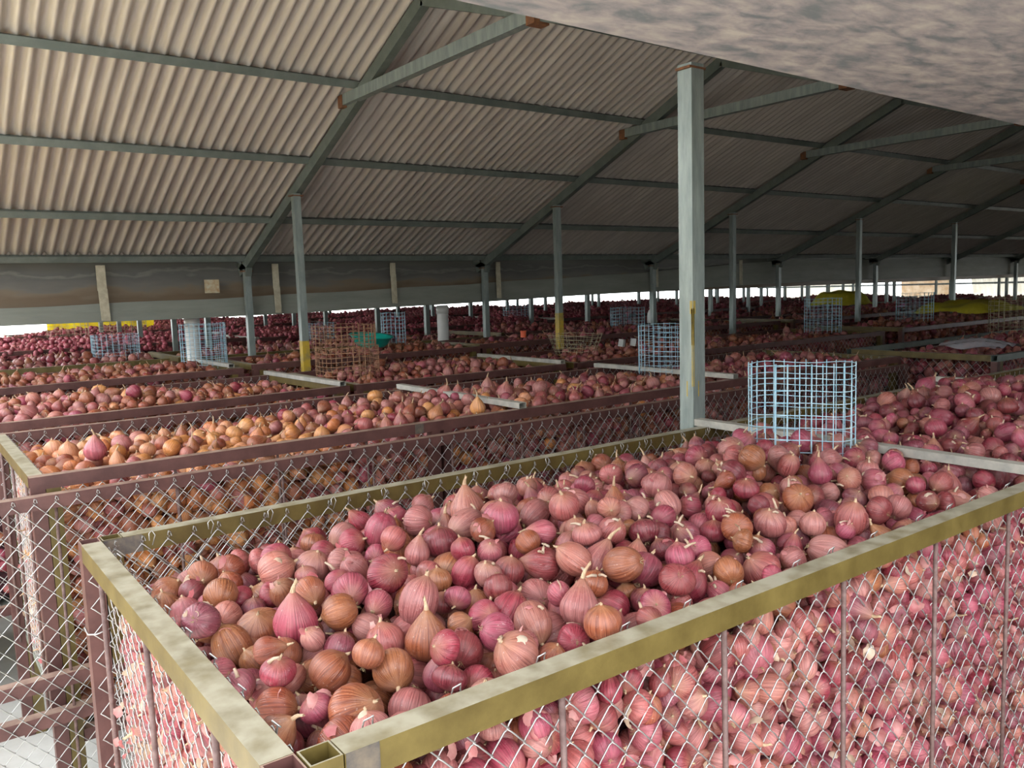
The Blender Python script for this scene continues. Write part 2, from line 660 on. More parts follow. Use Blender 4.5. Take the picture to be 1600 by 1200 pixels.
# wooden straps that carry the gutter: upper and lower board, a little offset
for n_, (x, upper, lower, ww) in enumerate(((1.335, .195, .17, .036), (2.72, .21, .15, .030), (3.87, .12, .20, .030), (5.10, .13, .18, .030), (7.45, .11, .14, .03), (9.05, .12, .14, .03))):
    s_ = MB()
    zt = 2.17
    s_.box((x - ww, 7.055, zt - upper), (x + ww * .8, 7.068, zt), 0)
    s_.build('bracket_board', M['plank'], gt)
    s2 = MB()
    s2.add([(x - ww * .7, 7.06, zt - upper - lower - .06), (x + ww * 1.1, 7.06, zt - upper - lower - .064), (x + ww * .9, 7.055, zt - upper + .015), (x - ww * .9, 7.055, zt - upper + .01),
            (x - ww * .7, 7.07, zt - upper - lower - .06), (x + ww * 1.1, 7.07, zt - upper - lower - .064), (x + ww * .9, 7.067, zt - upper + .015), (x - ww * .9, 7.067, zt - upper + .01)],
           [(0, 1, 2, 3), (7, 6, 5, 4), (0, 4, 5, 1), (1, 5, 6, 2), (2, 6, 7, 3), (3, 7, 4, 0)])
    s2.build('bracket_board', M['plank'], gt)
pn = MB()
pn.box((2.105, 7.055, 1.935), (2.225, 7.06, 2.045))
tag(pn.build('notice_card', mat('rusty_card', (.52, .50, .36), .7, col2=(.40, .25, .12), scale=25)), 'small rust-spotted pale card fixed to the stained gutter liner', 'card')

# near valley gutter, seen from below at the upper right
ng = empty('valley_gutter', (0, 0, 0))
tag(ng, kind='structure')
g = MB()
nx, ny = 60, 8
vv = []
for i in range(nx + 1):
    x = ROOF_X0 + (ROOF_X1 - ROOF_X0) * (i / nx) ** 1.6
    for j in range(ny + 1):
        t = j / ny
        y = .905 - .75 * t
        z = 2.262 - .006 * min(x, 3.0) + .012 * math.sin(x * 2.1 + t * 3) * math.sin(t * PI) + .006 * math.sin(x * 5.3 + t * 7) * t
        vv.append((x, y, z))
g.add(vv, [(i * (ny + 1) + j, (i + 1) * (ny + 1) + j, (i + 1) * (ny + 1) + j + 1, i * (ny + 1) + j + 1) for i in range(nx) for j in range(ny)])
g.build('trough', M['mottled'], ng, smooth=True)
g = MB()
g.box((ROOF_X0, .907, 2.265), (ROOF_X1, .914, 2.42))
g.box((ROOF_X0, .14, 2.24), (ROOF_X1, .147, 2.45))
g.build('side_sheet', M['gutter'], ng)

# unseen wall added on the left so daylight falls off faster inside
mb = MB()
mb.box((-5.3, -10, 0), (-5.0, 12.5, 3.2))
tag(mb.build('light_stop_left', mat('light_stop_wall', (.30, .27, .24), .9, col2=(.36, .33, .29), scale=2)), kind='structure')

# gable added at the far right, above the openings, to darken the roof
mb = MB()
mb.box((26.3, -6, 2.15), (26.34, 32, 3.7))
tag(mb.build('light_stop_right', M['roof']), kind='structure')

# rain pipes under the far gutter
for x, lbl in ((2.05, 'thick white rain pipe behind the left pale wire basket'), (4.55, 'thick white rain pipe near the middle of the gutter')):
    p_ = MB()
    p_.tube([(0, 0, 0), (0, 0, 1.745)], .058, 20)
    p_.tube([(0, 0, 1.66), (0, 0, 1.735)], .064, 20)
    o = p_.build('rain_pipe', M['white_pipe'], smooth=True, loc=(x, 7.30, 0))
    tag(o, lbl, 'pipe')


# ------------------------------------------------------------------ chain link, crates
def chain_link_mesh(Lx, H, w=.0295, h=.064, r=.0015, amp=.0028, loops=True, sag=0):
    """woven fence fabric in the XZ plane from z=-H to 0; each wire is a zigzag hooked into its neighbours"""
    m_ = MB()
    nw = int(Lx / w)
    nj = int(H / (h / 2))
    for k in range(nw):
        pts = []
        for j in range(nj + 1):
            side = (j + k) % 2
            x = (k + side) * w
            z = -j * h / 2
            sx = 1 if side else -1
            # rounded hook at the corner, diagonals lean to alternate faces
            pts.append((x - sx * .0045, -amp * sx * (1), z + .005))
            pts.append((x + sx * .0022, 0, z))
            pts.append((x - sx * .0045, amp * sx * (1), z - .005))
        if loops and k % 2 == 0:
            x0 = pts[0][0]
            pts = [(x0 + .004, .003, .004), (x0 + .002, .004, .014), (x0 - .003, .0, .018), (x0 - .006, -.003, .010)] + pts
        m_.tube(pts, r, 4, cap=False)
    return m_


_link_cache = {}


def chain_link(Lx, H, **kw):
    key = (round(Lx, 2), round(H, 2), tuple(sorted(kw.items())))
    if key not in _link_cache:
        _link_cache[key] = chain_link_mesh(Lx, H, **kw).mesh('mesh_panel', M['wire'], smooth=True)
    return _link_cache[key]


T = .042
FLOOR_Z = .46


def crate(x0, y0, rz, Lx, Wy, z, label, rail='brown', end='olive', rods=True, mesh_sides='fblr', group=None, far=False, open_left=False, leg2=True, joint=None):
    """mesh crate: origin at its front-left corner on the ground, X along the row, Y to the back"""
    t = empty('onion_crate', (x0, y0, 0), rz, label=label, cat='crate', group=group or 'onion crates standing in rows')
    R_, E_ = M[rail], M[end]
    zc = z - T / 2
    if far:
        m_ = MB()
        for y in (T / 2, Wy - T / 2):
            m_.bar((0, y, zc), (Lx, y, zc), T, T)
            for x in (T / 2, Lx - T / 2):
                m_.bar((x, y, 0), (x, y, z - T), T, T, up=(0, 1, 0))
        m_.build('top_frame', R_, t)
        m2 = MB()
        m2.bar((T / 2, 0, zc + .01), (T / 2, Wy, zc + .01), T, T)
        m2.build('end_rail', E_, t)
        return t
    # long rails
    for y in (T / 2, Wy - T / 2):
        m_ = MB()
        m_.bar((0 if not open_left else 2 * T + .005, y, zc), (Lx, y, zc), T, T, hollow=.0025)
        m_.build('long_rail', R_, t)
    for x in (T / 2, Lx - T / 2):
        m_ = MB()
        m_.bar((x, T + .001 if open_left else T, zc), (x, Wy - T - .001, zc), T, T, hollow=.0025)
        m_.build('end_rail', E_, t)
        for y in (T / 2, Wy - T / 2):
            l_ = MB()
            ztop = z if (open_left and x < 1) else z - T
            if open_left and x < 1:
                l3 = MB()
                l3.bar((x + T + .003, y, z - .30), (x + T + .003, y, z + .0005), T, T, up=(0, 1, 0), hollow=.0025)
                l3.build('leg_stub', E_, t)
            l_.bar((x, y, 0), (x, y, ztop), T, T, up=(0, 1, 0), hollow=.0025)
            l_.build('leg', M['brown'], t)
            if leg2:
                l_ = MB()
                xx = x + (T + .002) * (1 if x < 1 else -1)
                l_.bar((xx, y, 0), (xx, y, z - T), T, T, up=(0, 1, 0))
                l_.build('leg', E_, t)
    # floor frame
    for y in (T / 2, Wy - T / 2):
        m_ = MB()
        m_.bar((T * 2, y, FLOOR_Z), (Lx - T * 2, y, FLOOR_Z), T, T)
        m_.build('floor_rail', M['brown'], t)
    m_ = MB()
    m_.box((T, T, FLOOR_Z - .02), (Lx - T, Wy - T, FLOOR_Z + .004))
    m_.build('floor_sheet', M['gutter'], t)
    H = z - FLOOR_Z - .02
    if 'f' in mesh_sides:
        inst('mesh_panel', chain_link(Lx - .02, H), t, (.01, T + .005, z - .022))
    if 'b' in mesh_sides:
        inst('mesh_panel', chain_link(Lx - .02, H * .45 if 'B' not in mesh_sides else H), t, (.01, Wy - T - .005, z - .022))
    if 'l' in mesh_sides:
        inst('mesh_panel', chain_link(Wy - .02, H), t, (T + .006, .01, z - .022), (0, 0, PI / 2))
    if 'r' in mesh_sides:
        inst('mesh_panel', chain_link(Wy - .02, H), t, (Lx - T - .006, .01, z - .022), (0, 0, PI / 2))
    if rods:
        n = int((Lx - .1) / .37)
        for i in range(n):
            x = .075 + (i + 1) * .37 - .0
            if 'f' in mesh_sides:
                m_ = MB()
                m_.tube([(x, T * .35, FLOOR_Z - .02), (x + .004, T * .45, (z + FLOOR_Z) / 2), (x, T * .5, z - T)], .0052, 8)
                m_.build('rod', M['rebar'], t, smooth=True)
        for i in range(3):
            if 'l' in mesh_sides:
                m_ = MB()
                m_.tube([(T * .45, .29 + i * .40, FLOOR_Z - .02), (T * .45, .29 + i * .40, z - T)], .0055, 8)
                m_.build('rod', M['rebar'], t, smooth=True)
    return t


R1Y0, R1W = .885, 1.225
# row 1: the near crate (open tube ends at its near corner) and the one that follows it
crA = crate(.30, R1Y0, .0, 3.98 + 0.1, R1W, 1.35, 'nearest olive-railed mesh crate full of red onions, open tube ends at its corner', rail='olive', end='olive', mesh_sides='fblrB', open_left=True, leg2=False)
# dark weld marks and tie wires
for p, q in (((.090, -.0008, 1.309), (.135, 0, 1.35)), ((.046, R1W - .045, 1.309), (.13, R1W - .0425, 1.349))):
    m_ = MB()
    m_.box(p, q)
    m_.build('weld_mark', M['weld'], crA)


def tie(pts, r):
    b_ = MB()
    b_.tube(pts, r, 5)
    b_.build('tie_wire', M['wire'], crA, smooth=True)


for i in range(26):
    x = .16 + i * .152 + rnd.uniform(-.03, .03)
    for yy, sg in ((T + .004, 1), (R1W - T - .004, -1)):
        a = rnd.uniform(0, 2)
        tie([(x, yy + sg * .004, 1.32), (x + .006, yy + sg * .012, 1.345), (x + .004 * math.cos(a), yy + sg * .004, 1.356), (x - .007, yy + sg * .010, 1.35), (x - .008, yy + sg * .016, 1.335)], .0013)
for i in range(8):
    y = .12 + i * .13
    tie([(T + .004, y, 1.32), (T + .012, y + .006, 1.347), (T + .004, y + .003, 1.356), (T + .012, y - .006, 1.348)], .0014)
tie([(-.002, R1W + .002, 1.14), (-.003, R1W - T, 1.138), (.01, R1W - T - .03, 1.145), (T + .01, R1W - T - .02, 1.15)], .0018)


def crossbar(parent, x, y0, y1, z, name='crossbar'):
    m_ = MB()
    m_.bar((x, y0, z), (x + .02, y1, z - .002), .040, .026, hollow=.002)
    return m_.build(name, M['alu'], parent)


crossbar(crA, 2.46 - .30, -.02, R1W + .05, 1.363)
crossbar(crA, 4.33 - .30, -.02, R1W + .03, 1.363)
crB = crate(4.40, R1Y0 - .02, -.01, 4.2, R1W, 1.352, 'olive-railed mesh crate continuing the nearest row at the right edge', rail='olive', end='olive', mesh_sides='fb', leg2=False)

# row 2
cr2 = crate(.305, 2.985, 0, 5.25, 1.15, 1.35, 'brown-railed crate behind the mesh fence with yellowish end rail', rail='brown', end='olive', mesh_sides='fblr')
crossbar(cr2, 2.27 - .305, -.0, 1.18, 1.367)
crossbar(cr2, 3.78 - .305, -.0, 1.18, 1.367)
for xx in (1.50, 1.56):
    m_ = MB()
    m_.bar((xx, T / 2, 0), (xx, T / 2, 1.35 - T), T, T, up=(0, 1, 0))
    m_.build('leg', M['brown'], cr2)
m_ = MB()
m_.box((1.40, -.002, 1.309), (1.44, .0, 1.349))
m_.build('joint_plate', M['weld'], cr2)
# free-standing fence panel along row 2
fen = empty('mesh_fence', (-.7, 2.925, 0), label='long chain-link fence panel with brown frame standing before the second row', cat='fence')
FZ = 1.303
for z_ in (FZ - T / 2, .70, .58):
    m_ = MB()
    m_.bar((0, 0, z_), (6.2, 0, z_), T, T)
    m_.build('rail', M['brown'], fen)
for x_ in (.02, 6.18):
    m_ = MB()
    m_.bar((x_, 0, .0), (x_, 0, FZ - T), T, T, up=(0, 1, 0))
    m_.build('end_post', M['brown'], fen)
inst('mesh_panel', chain_link(6.2, 1.10), fen, (0, -T / 2 - .005, FZ - .022))
for i in range(16):
    m_ = MB()
    x = .32 + i * .37
    m_.tube([(x, -.002, .10), (x + .004, 0, FZ - T)], .005, 8)
    m_.build('rod', M['rebar'], fen, smooth=True)

cr2b = crate(5.88, 2.50, -.01, 5.0, 1.10, 1.352, 'mesh crate with a long olive end rail, clear plastic sheet lying on its corner', rail='steel_dark', end='olive', mesh_sides='fl', rods=False)
# row 3
cr3 = crate(-1.2, 4.40, .045, 3.37, 1.13, 1.35, 'brown-railed crate of orange and pink onions at left in the third row', mesh_sides='fb', rods=False)
crossbar(cr3, 3.32, -.01, 1.16, 1.366)
cr3b = crate(2.20, 4.53, -.012, 1.63, 1.13, 1.352, 'short brown-railed crate of the third row holding the rusty basket', mesh_sides='f', rods=False)
crossbar(cr3b, 1.60, .0, 1.1, 1.366)
cr3c = crate(3.90, 4.47, .0, 4.1, 1.13, 1.354, 'brown-railed crate of the third row behind the light blue basket', mesh_sides='f', rods=False)
# row 4
cr4 = crate(-1.0, 5.83, .03, 3.0, .98, 1.39, 'brown-railed crate of orange-brown onions left of the pale wire basket', mesh_sides='f', rods=False)
crossbar(cr4, 2.95, .1, .95, 1.404)
cr4b = crate(2.08, 5.95, .0, 2.0, .92, 1.405, 'brown-railed crate before the teal basin', mesh_sides='f', rods=False)
cr4c = crate(4.15, 6.02, .0, 4.3, .85, 1.415, 'brown-railed crate under the gutter right of the white pipe', mesh_sides='f', rods=False)

placed = [(crA, .30, R1Y0, 0, 4.08, R1W, 1.35)]
CR = []      # crates to fill: x0, y0, rz, L, W, z, row


def reg(o, Lx, Wy, z, row):
    CR.append((o.location.x, o.location.y, o.rotation_euler[2], Lx, Wy, z, row))


reg(crA, 4.08, R1W, 1.35, 1)
reg(crB, 4.2, R1W, 1.352, 1)
reg(cr2, 5.25, 1.15, 1.35, 2)
reg(cr2b, 5.0, 1.10, 1.352, 2)
reg(cr3, 3.37, 1.13, 1.35, 3)
reg(cr3b, 1.63, 1.13, 1.352, 3)
reg(cr3c, 4.1, 1.13, 1.354, 3)
reg(cr4, 3.0, .98, 1.39, 4)
reg(cr4b, 2.0, .92, 1.405, 4)
reg(cr4c, 4.3, .85, 1.415, 4)


rowword = {2: 'second', 3: 'third', 4: 'fourth', 5: 'fifth', 6: 'sixth', 7: 'seventh', 8: 'eighth', 9: 'ninth', 10: 'tenth'}
pos = ['at the left edge', 'next to the left edge', 'near the middle', 'right of the middle', 'far along the shed', 'near the far end']
generic = []
for x0 in (11.0, 16.2):
    generic.append((x0, 2.5, 1.36, 5.0, 1.1, 2))
for x0 in (8.2, 13.2, 18.3):
    generic.append((x0, 4.40, 1.37, 4.9, 1.13, 3))
for x0 in (8.6, 13.6, 18.7):
    generic.append((x0, 5.95, 1.415, 4.9, .85, 4))
rows = [(5, 7.42, 1.40, 1.08), (6, 9.45, 1.42, 1.10), (7, 11.30, 1.42, 1.10), (8, 13.4, 1.43, 1.12), (9, 15.3, 1.43, 1.12), (10, 17.2, 1.44, 1.12)]
for (rw, y, z, W) in rows:
    xs = [.1 * y - 2.2 if rw < 8 else (3.6 if rw > 8 else 1.3)]
    while xs[-1] < 21.5:
        xs.append(xs[-1] + (3.4 if rw == 5 else 4.6))
    for n_, x0 in enumerate(xs[:-1]):
        generic.append((x0, y + rnd.uniform(-.05, .05), z + rnd.uniform(-.012, .012), (3.4 if rw == 5 else 4.6) - .08, W, rw))
cnt = {}
for (x0, y0, z, Lx, W, rw) in generic:
    if x0 > 9.5:
        z -= .07
    n_ = cnt.get(rw, 0)
    cnt[rw] = n_ + 1
    base = pos if rw > 4 else ['in the dim right part', 'farther along in the dark', 'at the far end of the shed']
    lab = 'brown-railed onion crate of the %s row, %s' % (rowword[rw], base[min(n_, len(base) - 1)])
    if rw == 5:
        lab = 'low railed onion crate just behind the gutter, %s of its row from the left edge' % ordn[n_]
    o = crate(x0, y0, rnd.uniform(-.008, .008), Lx, W, z, lab, rail='olive' if (rw == 5 and n_ < 2) else 'brown', end='alu' if rw > 5 else 'olive', far=True)
    reg(o, Lx, W, z, rw)


# ------------------------------------------------------------------ onions
def onion_profile(kind, n):
    """list of (radius, z, t) from root to shoulder for a unit bulb"""
    out = []
    for i in range(n + 1):
        t = i / n
        th = PI * t
        r = math.sin(th) ** .86
        z = -math.cos(th)
        if kind == 'globe':
            z *= .90
        elif kind == 'flat':
            z *= .76
            r *= 1.06
        elif kind == 'tall':
            z *= 1.12
            r *= .92
        elif kind == 'drop':
            z *= .95
            if t > .55:
                s = (t - .55) / .45
                z += .42 * s ** 2.0
                r = r * (1 - .35 * s) + .13 * s
        if t > .9:
            s = (t - .9) / .1
            z += .10 * s
            r = max(r, .13)
        if t < .06:
            z += .04 * (1 - t / .06)
        out.append((max(r, .02), z, t))
    return out


def bulb_geo(kind, seed, nu, nv, ribs=True):
    rr = random.Random(seed)
    ph = [rr.uniform(0, 6.28) for _ in range(4)]
    a2, a3 = rr.uniform(.02, .07), rr.uniform(.01, .03)
    V, Fc, A = [], [], []
    prof = onion_profile(kind, nv)
    bend = (rr.uniform(-.12, .12), rr.uniform(-.12, .12))
    for (r, z, t) in prof:
        for k in range(nu):
            a = 2 * PI * k / nu
            q = 1 + a2 * math.cos(2 * a + ph[0]) * math.sin(PI * t) + a3 * math.cos(3 * a + ph[1])
            if ribs:
                q += .003 * math.cos(nu / 2 * a) + .006 * math.cos(5 * a + ph[2])
            s = max(0, t - .6) * 2.5
            V.append((r * q * math.cos(a) + bend[0] * s * s * .4, r * q * math.sin(a) + bend[1] * s * s * .4, z))
            A.append((math.cos(a), math.sin(a), t))
    for i in range(nv):
        for k in range(nu):
            k2 = (k + 1) % nu
            Fc.append((i * nu + k, i * nu + k2, (i + 1) * nu + k2, (i + 1) * nu + k))
    Fc.append(tuple(reversed(range(nu))))
    Fc.append(tuple(nv * nu + k for k in range(nu)))
    top = (bend[0] * .4, bend[1] * .4, prof[-1][1])
    return V, Fc, A, top, prof[0][1]


def neck_geo(mb_, top, seed, length, n=7):
    rr = random.Random(seed + 99)
    dx, dy = rr.uniform(-.5, .5), rr.uniform(-.5, .5)
    pts = []
    for i in range(5):
        s = i / 4
        pts.append((top[0] + dx * s * s * length, top[1] + dy * s * s * length, top[2] - .10 + (length + .1) * s * (1 - .15 * s)))
    b0 = len(mb_.v)
    mb_.tube(pts[:4] + [pts[4]], .135, n, mi=1, r1=.055)
    # flare and fray the cut end
    for k in range(n):
        i = len(mb_.v) - n + k
        x, y, z = mb_.v[i]
        q = rr.uniform(.6, 1.9)
        mb_.v[i] = (pts[4][0] + (x - pts[4][0]) * q, pts[4][1] + (y - pts[4][1]) * q, z + rr.uniform(-.05, .16))


def roots_geo(mb_, zroot, seed, n=12):
    rr = random.Random(seed + 5)
    for i in range(n):
        a = rr.uniform(0, 2 * PI)
        l = rr.uniform(.14, .32)
        s = rr.uniform(.2, .8)
        mb_.tube([(.05 * math.cos(a), .05 * math.sin(a), zroot + .04), (.1 * math.cos(a) * (1 + s), .1 * math.sin(a) * (1 + s), zroot - l * .5),
                  ((.1 + l * s) * math.cos(a + .5), (.1 + l * s) * math.sin(a + .5), zroot - l * .7)], .012, 3, mi=2, r1=.005)


VARS = [('globe', .26), ('globe', .05), ('flat', .08), ('tall', .20), ('drop', .55), ('globe', .14), ('drop', .95), ('flat', .30)]
NV = len(VARS)


def set_ouv(me, A):
    at = me.attributes.new('ouv', 'FLOAT_VECTOR', 'POINT')
    arr = np.zeros((len(me.vertices), 3), np.float32)
    arr[:len(A)] = A
    at.data.foreach_set('vector', arr.ravel())


MATS = [M['onion'], M['neck'], M['root']]
part_meshes, near_obj, far_obj = [], [], []
for i, (kind, nl) in enumerate(VARS):
    V, Fc, A, top, zr = bulb_geo(kind, i * 7 + 1, 26, 16)
    b_ = MB()
    b_.add(V, Fc)
    me = b_.mesh('onion', [M['onion']], smooth=True)
    set_ouv(me, A)
    nk = MB()
    neck_geo(nk, top, i, nl, 8)
    nk.m = [0] * len(nk.m)
    nme = nk.mesh('neck', M['neck'], smooth=True)
    rt = MB()
    roots_geo(rt, zr, i)
    rt.m = [0] * len(rt.m)
    rme = rt.mesh('roots', M['root'])
    part_meshes.append((me, nme, rme))
    for dst, nu, nv, nn in ((near_obj, 18, 11, 6), (far_obj, 10, 6, 4)):
        V, Fc, A, top, zr = bulb_geo(kind, i * 7 + 1, nu, nv, ribs=False)
        b_ = MB()
        b_.add(V, Fc)
        neck_geo(b_, top, i, nl, nn)
        if nu > 12:
            roots_geo(b_, zr, i, 6)
        me = b_.mesh('onion_shape', MATS, smooth=True)
        set_ouv(me, A)
        dst.append(bpy.data.objects.new('onion_shape', me))     # never linked: only read by the heap below


def make_patch(size, n, seed):
    """a clump of small onions, for the far rows"""
    rr = random.Random(seed)
    b_ = MB()
    A = []
    for i in range(n):
        r = rr.uniform(.022, .034)
        x, y = rr.uniform(-size / 2, size / 2), rr.uniform(-size / 2, size / 2)
        z = rr.uniform(-.03, .035) + (.03 if rr.random() < .2 else 0)
        V, Fc, A_, top, zr = bulb_geo(rr.choice(('globe', 'flat', 'drop', 'tall')), i, 8, 5, ribs=False)
        E = Euler((rr.uniform(-1.6, 1.6), rr.uniform(-1.6, 1.6), rr.uniform(0, 6))).to_matrix()
        b_.add([tuple(E @ Vector(v) * r + Vector((x, y, z))) for v in V], Fc)
        A += A_
    me = b_.mesh('clump_shape', MATS, smooth=True)
    set_ouv(me, A)
    return bpy.data.objects.new('clump_shape', me)


patches = [make_patch(.42, 105, s) for s in (1, 2, 3)]


def deposit(W, D, surf, layers, rmean=.0285, seed=1, wrap=False, cand=10):
    """drop spheres one by one onto a height map; each takes the lowest of a few random spots"""
    rng = np.random.RandomState(seed)
    res = .006
    nx, ny = int(round(W / res)), int(round(D / res))
    gx, gy = (np.arange(nx) + .5) * res, (np.arange(ny) + .5) * res
    base = surf(gx[:, None], gy[None, :]) + np.zeros((nx, ny))
    if wrap:
        pad = 8
    H = base.copy()
    n = int(layers * W * D / ((2 * rmean) ** 2 * .80))
    out = []
    kern = {}
    for k in range(18, 43):
        r = k * .001
        q = int(r / res)
        o = np.arange(-q, q + 1) * res
        d2 = o[:, None] ** 2 + o[None, :] ** 2
        K = np.where(d2 < r * r, np.sqrt(np.maximum(r * r - d2, 0)), -9.0)
        kern[k] = (q, K)
    for i in range(n):
        k = int(np.clip(rng.lognormal(math.log(rmean * 1000), .17), 19, 41))
        q, K = kern[k]
        best = None
        for c in range(cand):
            ix = rng.randint(0, nx) if wrap else rng.randint(q, nx - q)
            iy = rng.randint(0, ny) if wrap else rng.randint(q, ny - q)
            if wrap:
                I = np.arange(ix - q, ix + q + 1) % nx
                J = np.arange(iy - q, iy + q + 1) % ny
                Hs = H[np.ix_(I, J)]
            else:
                Hs = H[ix - q:ix + q + 1, iy - q:iy + q + 1]
            z = float((Hs + K * .90).max())
            sc = z - base[ix, iy]
            if best is None or sc < best[0]:
                best = (sc, ix, iy, z)
        sc, ix, iy, z = best
        out.append(((ix + .5) * res, (iy + .5) * res, z, k * .001))
        add = z + K * .93
        if wrap:
            I = np.arange(ix - q, ix + q + 1) % nx
            J = np.arange(iy - q, iy + q + 1) % ny
            H[np.ix_(I, J)] = np.maximum(H[np.ix_(I, J)], np.where(K > -5, add, -9))
        else:
            sl = (slice(ix - q, ix + q + 1), slice(iy - q, iy + q + 1))
            H[sl] = np.maximum(H[sl], np.where(K > -5, add, -9))
    P = np.array(out)
    # keep what shows on top
    keep = np.zeros(len(P), bool)
    for i, (x, y, z, r) in enumerate(P):
        ix, iy = int(x / res), int(y / res)
        w_ = max(1, int(r / res * .8))
        h = H[max(0, ix - w_):ix + w_ + 1, max(0, iy - w_):iy + w_ + 1]
        keep[i] = (h < z + r * 1.0).any()
    return P[keep]


TW, TD = 2.16, 1.08
TILE = deposit(TW, TD, lambda x, y: 0 * x * y, 1.9, seed=3, wrap=True)
tz = float(np.percentile(TILE[:, 2], 80))
TILE[:, 2] -= tz                   # 0 = the general level of the top layer


def bump(x, y, cx, cy, sx, sy, h):
    return h * np.exp(-((x - cx) / sx) ** 2 - ((y - cy) / sy) ** 2)


def heap_near(x, y):
    """surface of the pile in the first crate, in world X, Y: level of the bulbs' centres"""
    z = 1.222 + 0 * x * y
    z = z + bump(x, y, 1.20, 1.42, .50, .34, .060) + bump(x, y, 2.02, 1.48, .40, .30, .085)
    z = z - bump(x, y, .42, .98, .22, .16, .006) - bump(x, y, .42, 2.1, .32, .24, .075) - bump(x, y, 2.2, 1.0, .35, .10, .02)
    z = z + bump(x, y, 3.7, 1.6, .75, .42, .105) - .055 * np.clip((y - 1.80) / .25, 0, 1)
    z = z + .008 * np.sin(x * 9 + 1) * np.sin(y * 8)
    return z


def heap_row(row, x, y, x0, y0, Lx, W, seed):
    """other crates: crowned heap that falls to the rails, with a few humps"""
    u = np.clip((x - x0) / Lx, 0, 1)
    v = np.clip((y - y0) / W, 0, 1)
    crown = {1: .09, 2: .07, 3: .07, 4: .055}.get(row, .09)
    low = {1: -.085, 2: -.115, 3: -.10, 4: -.085}.get(row, -.105)
    z = low + crown * np.sin(PI * np.clip(v, .02, .98)) ** .8
    z = z + .022 * np.sin(x * 1.9 + seed) + .012 * np.sin(x * 4.3 + seed * 2.1 + y * 3)
    z = z - .06 * np.exp(-(u * Lx / .22) ** 2) - .04 * np.exp(-((1 - u) * Lx / .2) ** 2)
    return z


# colour families of the skins
MAG = np.array([(.42, .070, .110), (.47, .09, .145), (.37, .048, .075), (.52, .13, .165)])
PINK = np.array([(.50, .165, .16), (.56, .22, .20), (.48, .125, .12), (.54, .19, .15)])
COP = np.array([(.44, .125, .060), (.48, .165, .075), (.40, .095, .05), (.46, .15, .08)])
PLUM = np.array([(.30, .065, .095), (.26, .045, .06), (.34, .09, .12), (.30, .055, .06)])
ORG = np.array([(.56, .22, .07), (.60, .27, .10), (.52, .17, .06), (.57, .24, .12)])
FAM = [f * k for f, k in zip((MAG, PINK, COP, PLUM, ORG), (.58, .58, .52, .56, .78))]
FAMNAME = ['magenta', 'dusty pink', 'coppery', 'dark plum', 'orange']


def pick_family(x, y, row, r):
    """weights of the families by place: the left ends of the rows hold orange onions"""
    if row == 1:
        w = [.30, .40, .14, .16, 0]
        if x < .62 and y < 1.8:
            w = [.24, .24, .34, .18, 0]
        if x > 2.4:
            w = [.38, .26, .02, .34, 0]
    elif row == 2:
        w = [.10, .62, .16, .02, .10]
        if x < 1.45:
            w = [.02, .20, .20, 0, .58]
        if x > 4:
            w = [.30, .45, .03, .22, 0]
    elif row == 3:
        w = [.14, .46, .34, .06, 0]
        if x < .75:
            w = [.22, .68, .10, 0, 0]
        elif x < 1.9:
            w = [.04, .22, .58, 0, .16]
    elif row == 4:
        w = [.06, .30, .56, .08, 0]
        if x > 4.6:
            w = [.25, .35, .20, .20, 0]
    elif row == 5:
        w = [.25, .45, .16, .14, 0]
    elif row == 6:
        w = [.62, .20, 0, .18, 0]
    else:
        w = [.52, .14, 0, .34, 0]
    return rs.choice(5, p=np.array(w) / sum(w)), None


pts_pos, pts_rot, pts_scl, pts_idx, pts_tint = [], [], [], [], []


def add_point(p, rot, s, idx, tint):
    pts_pos.append(p)
    pts_rot.append(rot)
    pts_scl.append(s)
    pts_idx.append(idx)
    pts_tint.append(tint)


core = MB()
near = []        # candidates for onions of their own: dicts


def rot_of(face=None):
    if rs.uniform() < .35:
        return tuple(rs.uniform(0, 6.28, 3))
    a = abs(rs.normal(.5, .9))
    d = rs.uniform(0, 2 * PI)
    e = Euler((a * math.cos(d), a * math.sin(d), rs.uniform(0, 2 * PI)))
    return tuple(e)


def visible_box(P, margin):
    px, py, d = project(P)
    return (d > .05) & (px > -margin) & (px < 1600 + margin) & (py > -margin) & (py < 1200 + margin * 1.3)


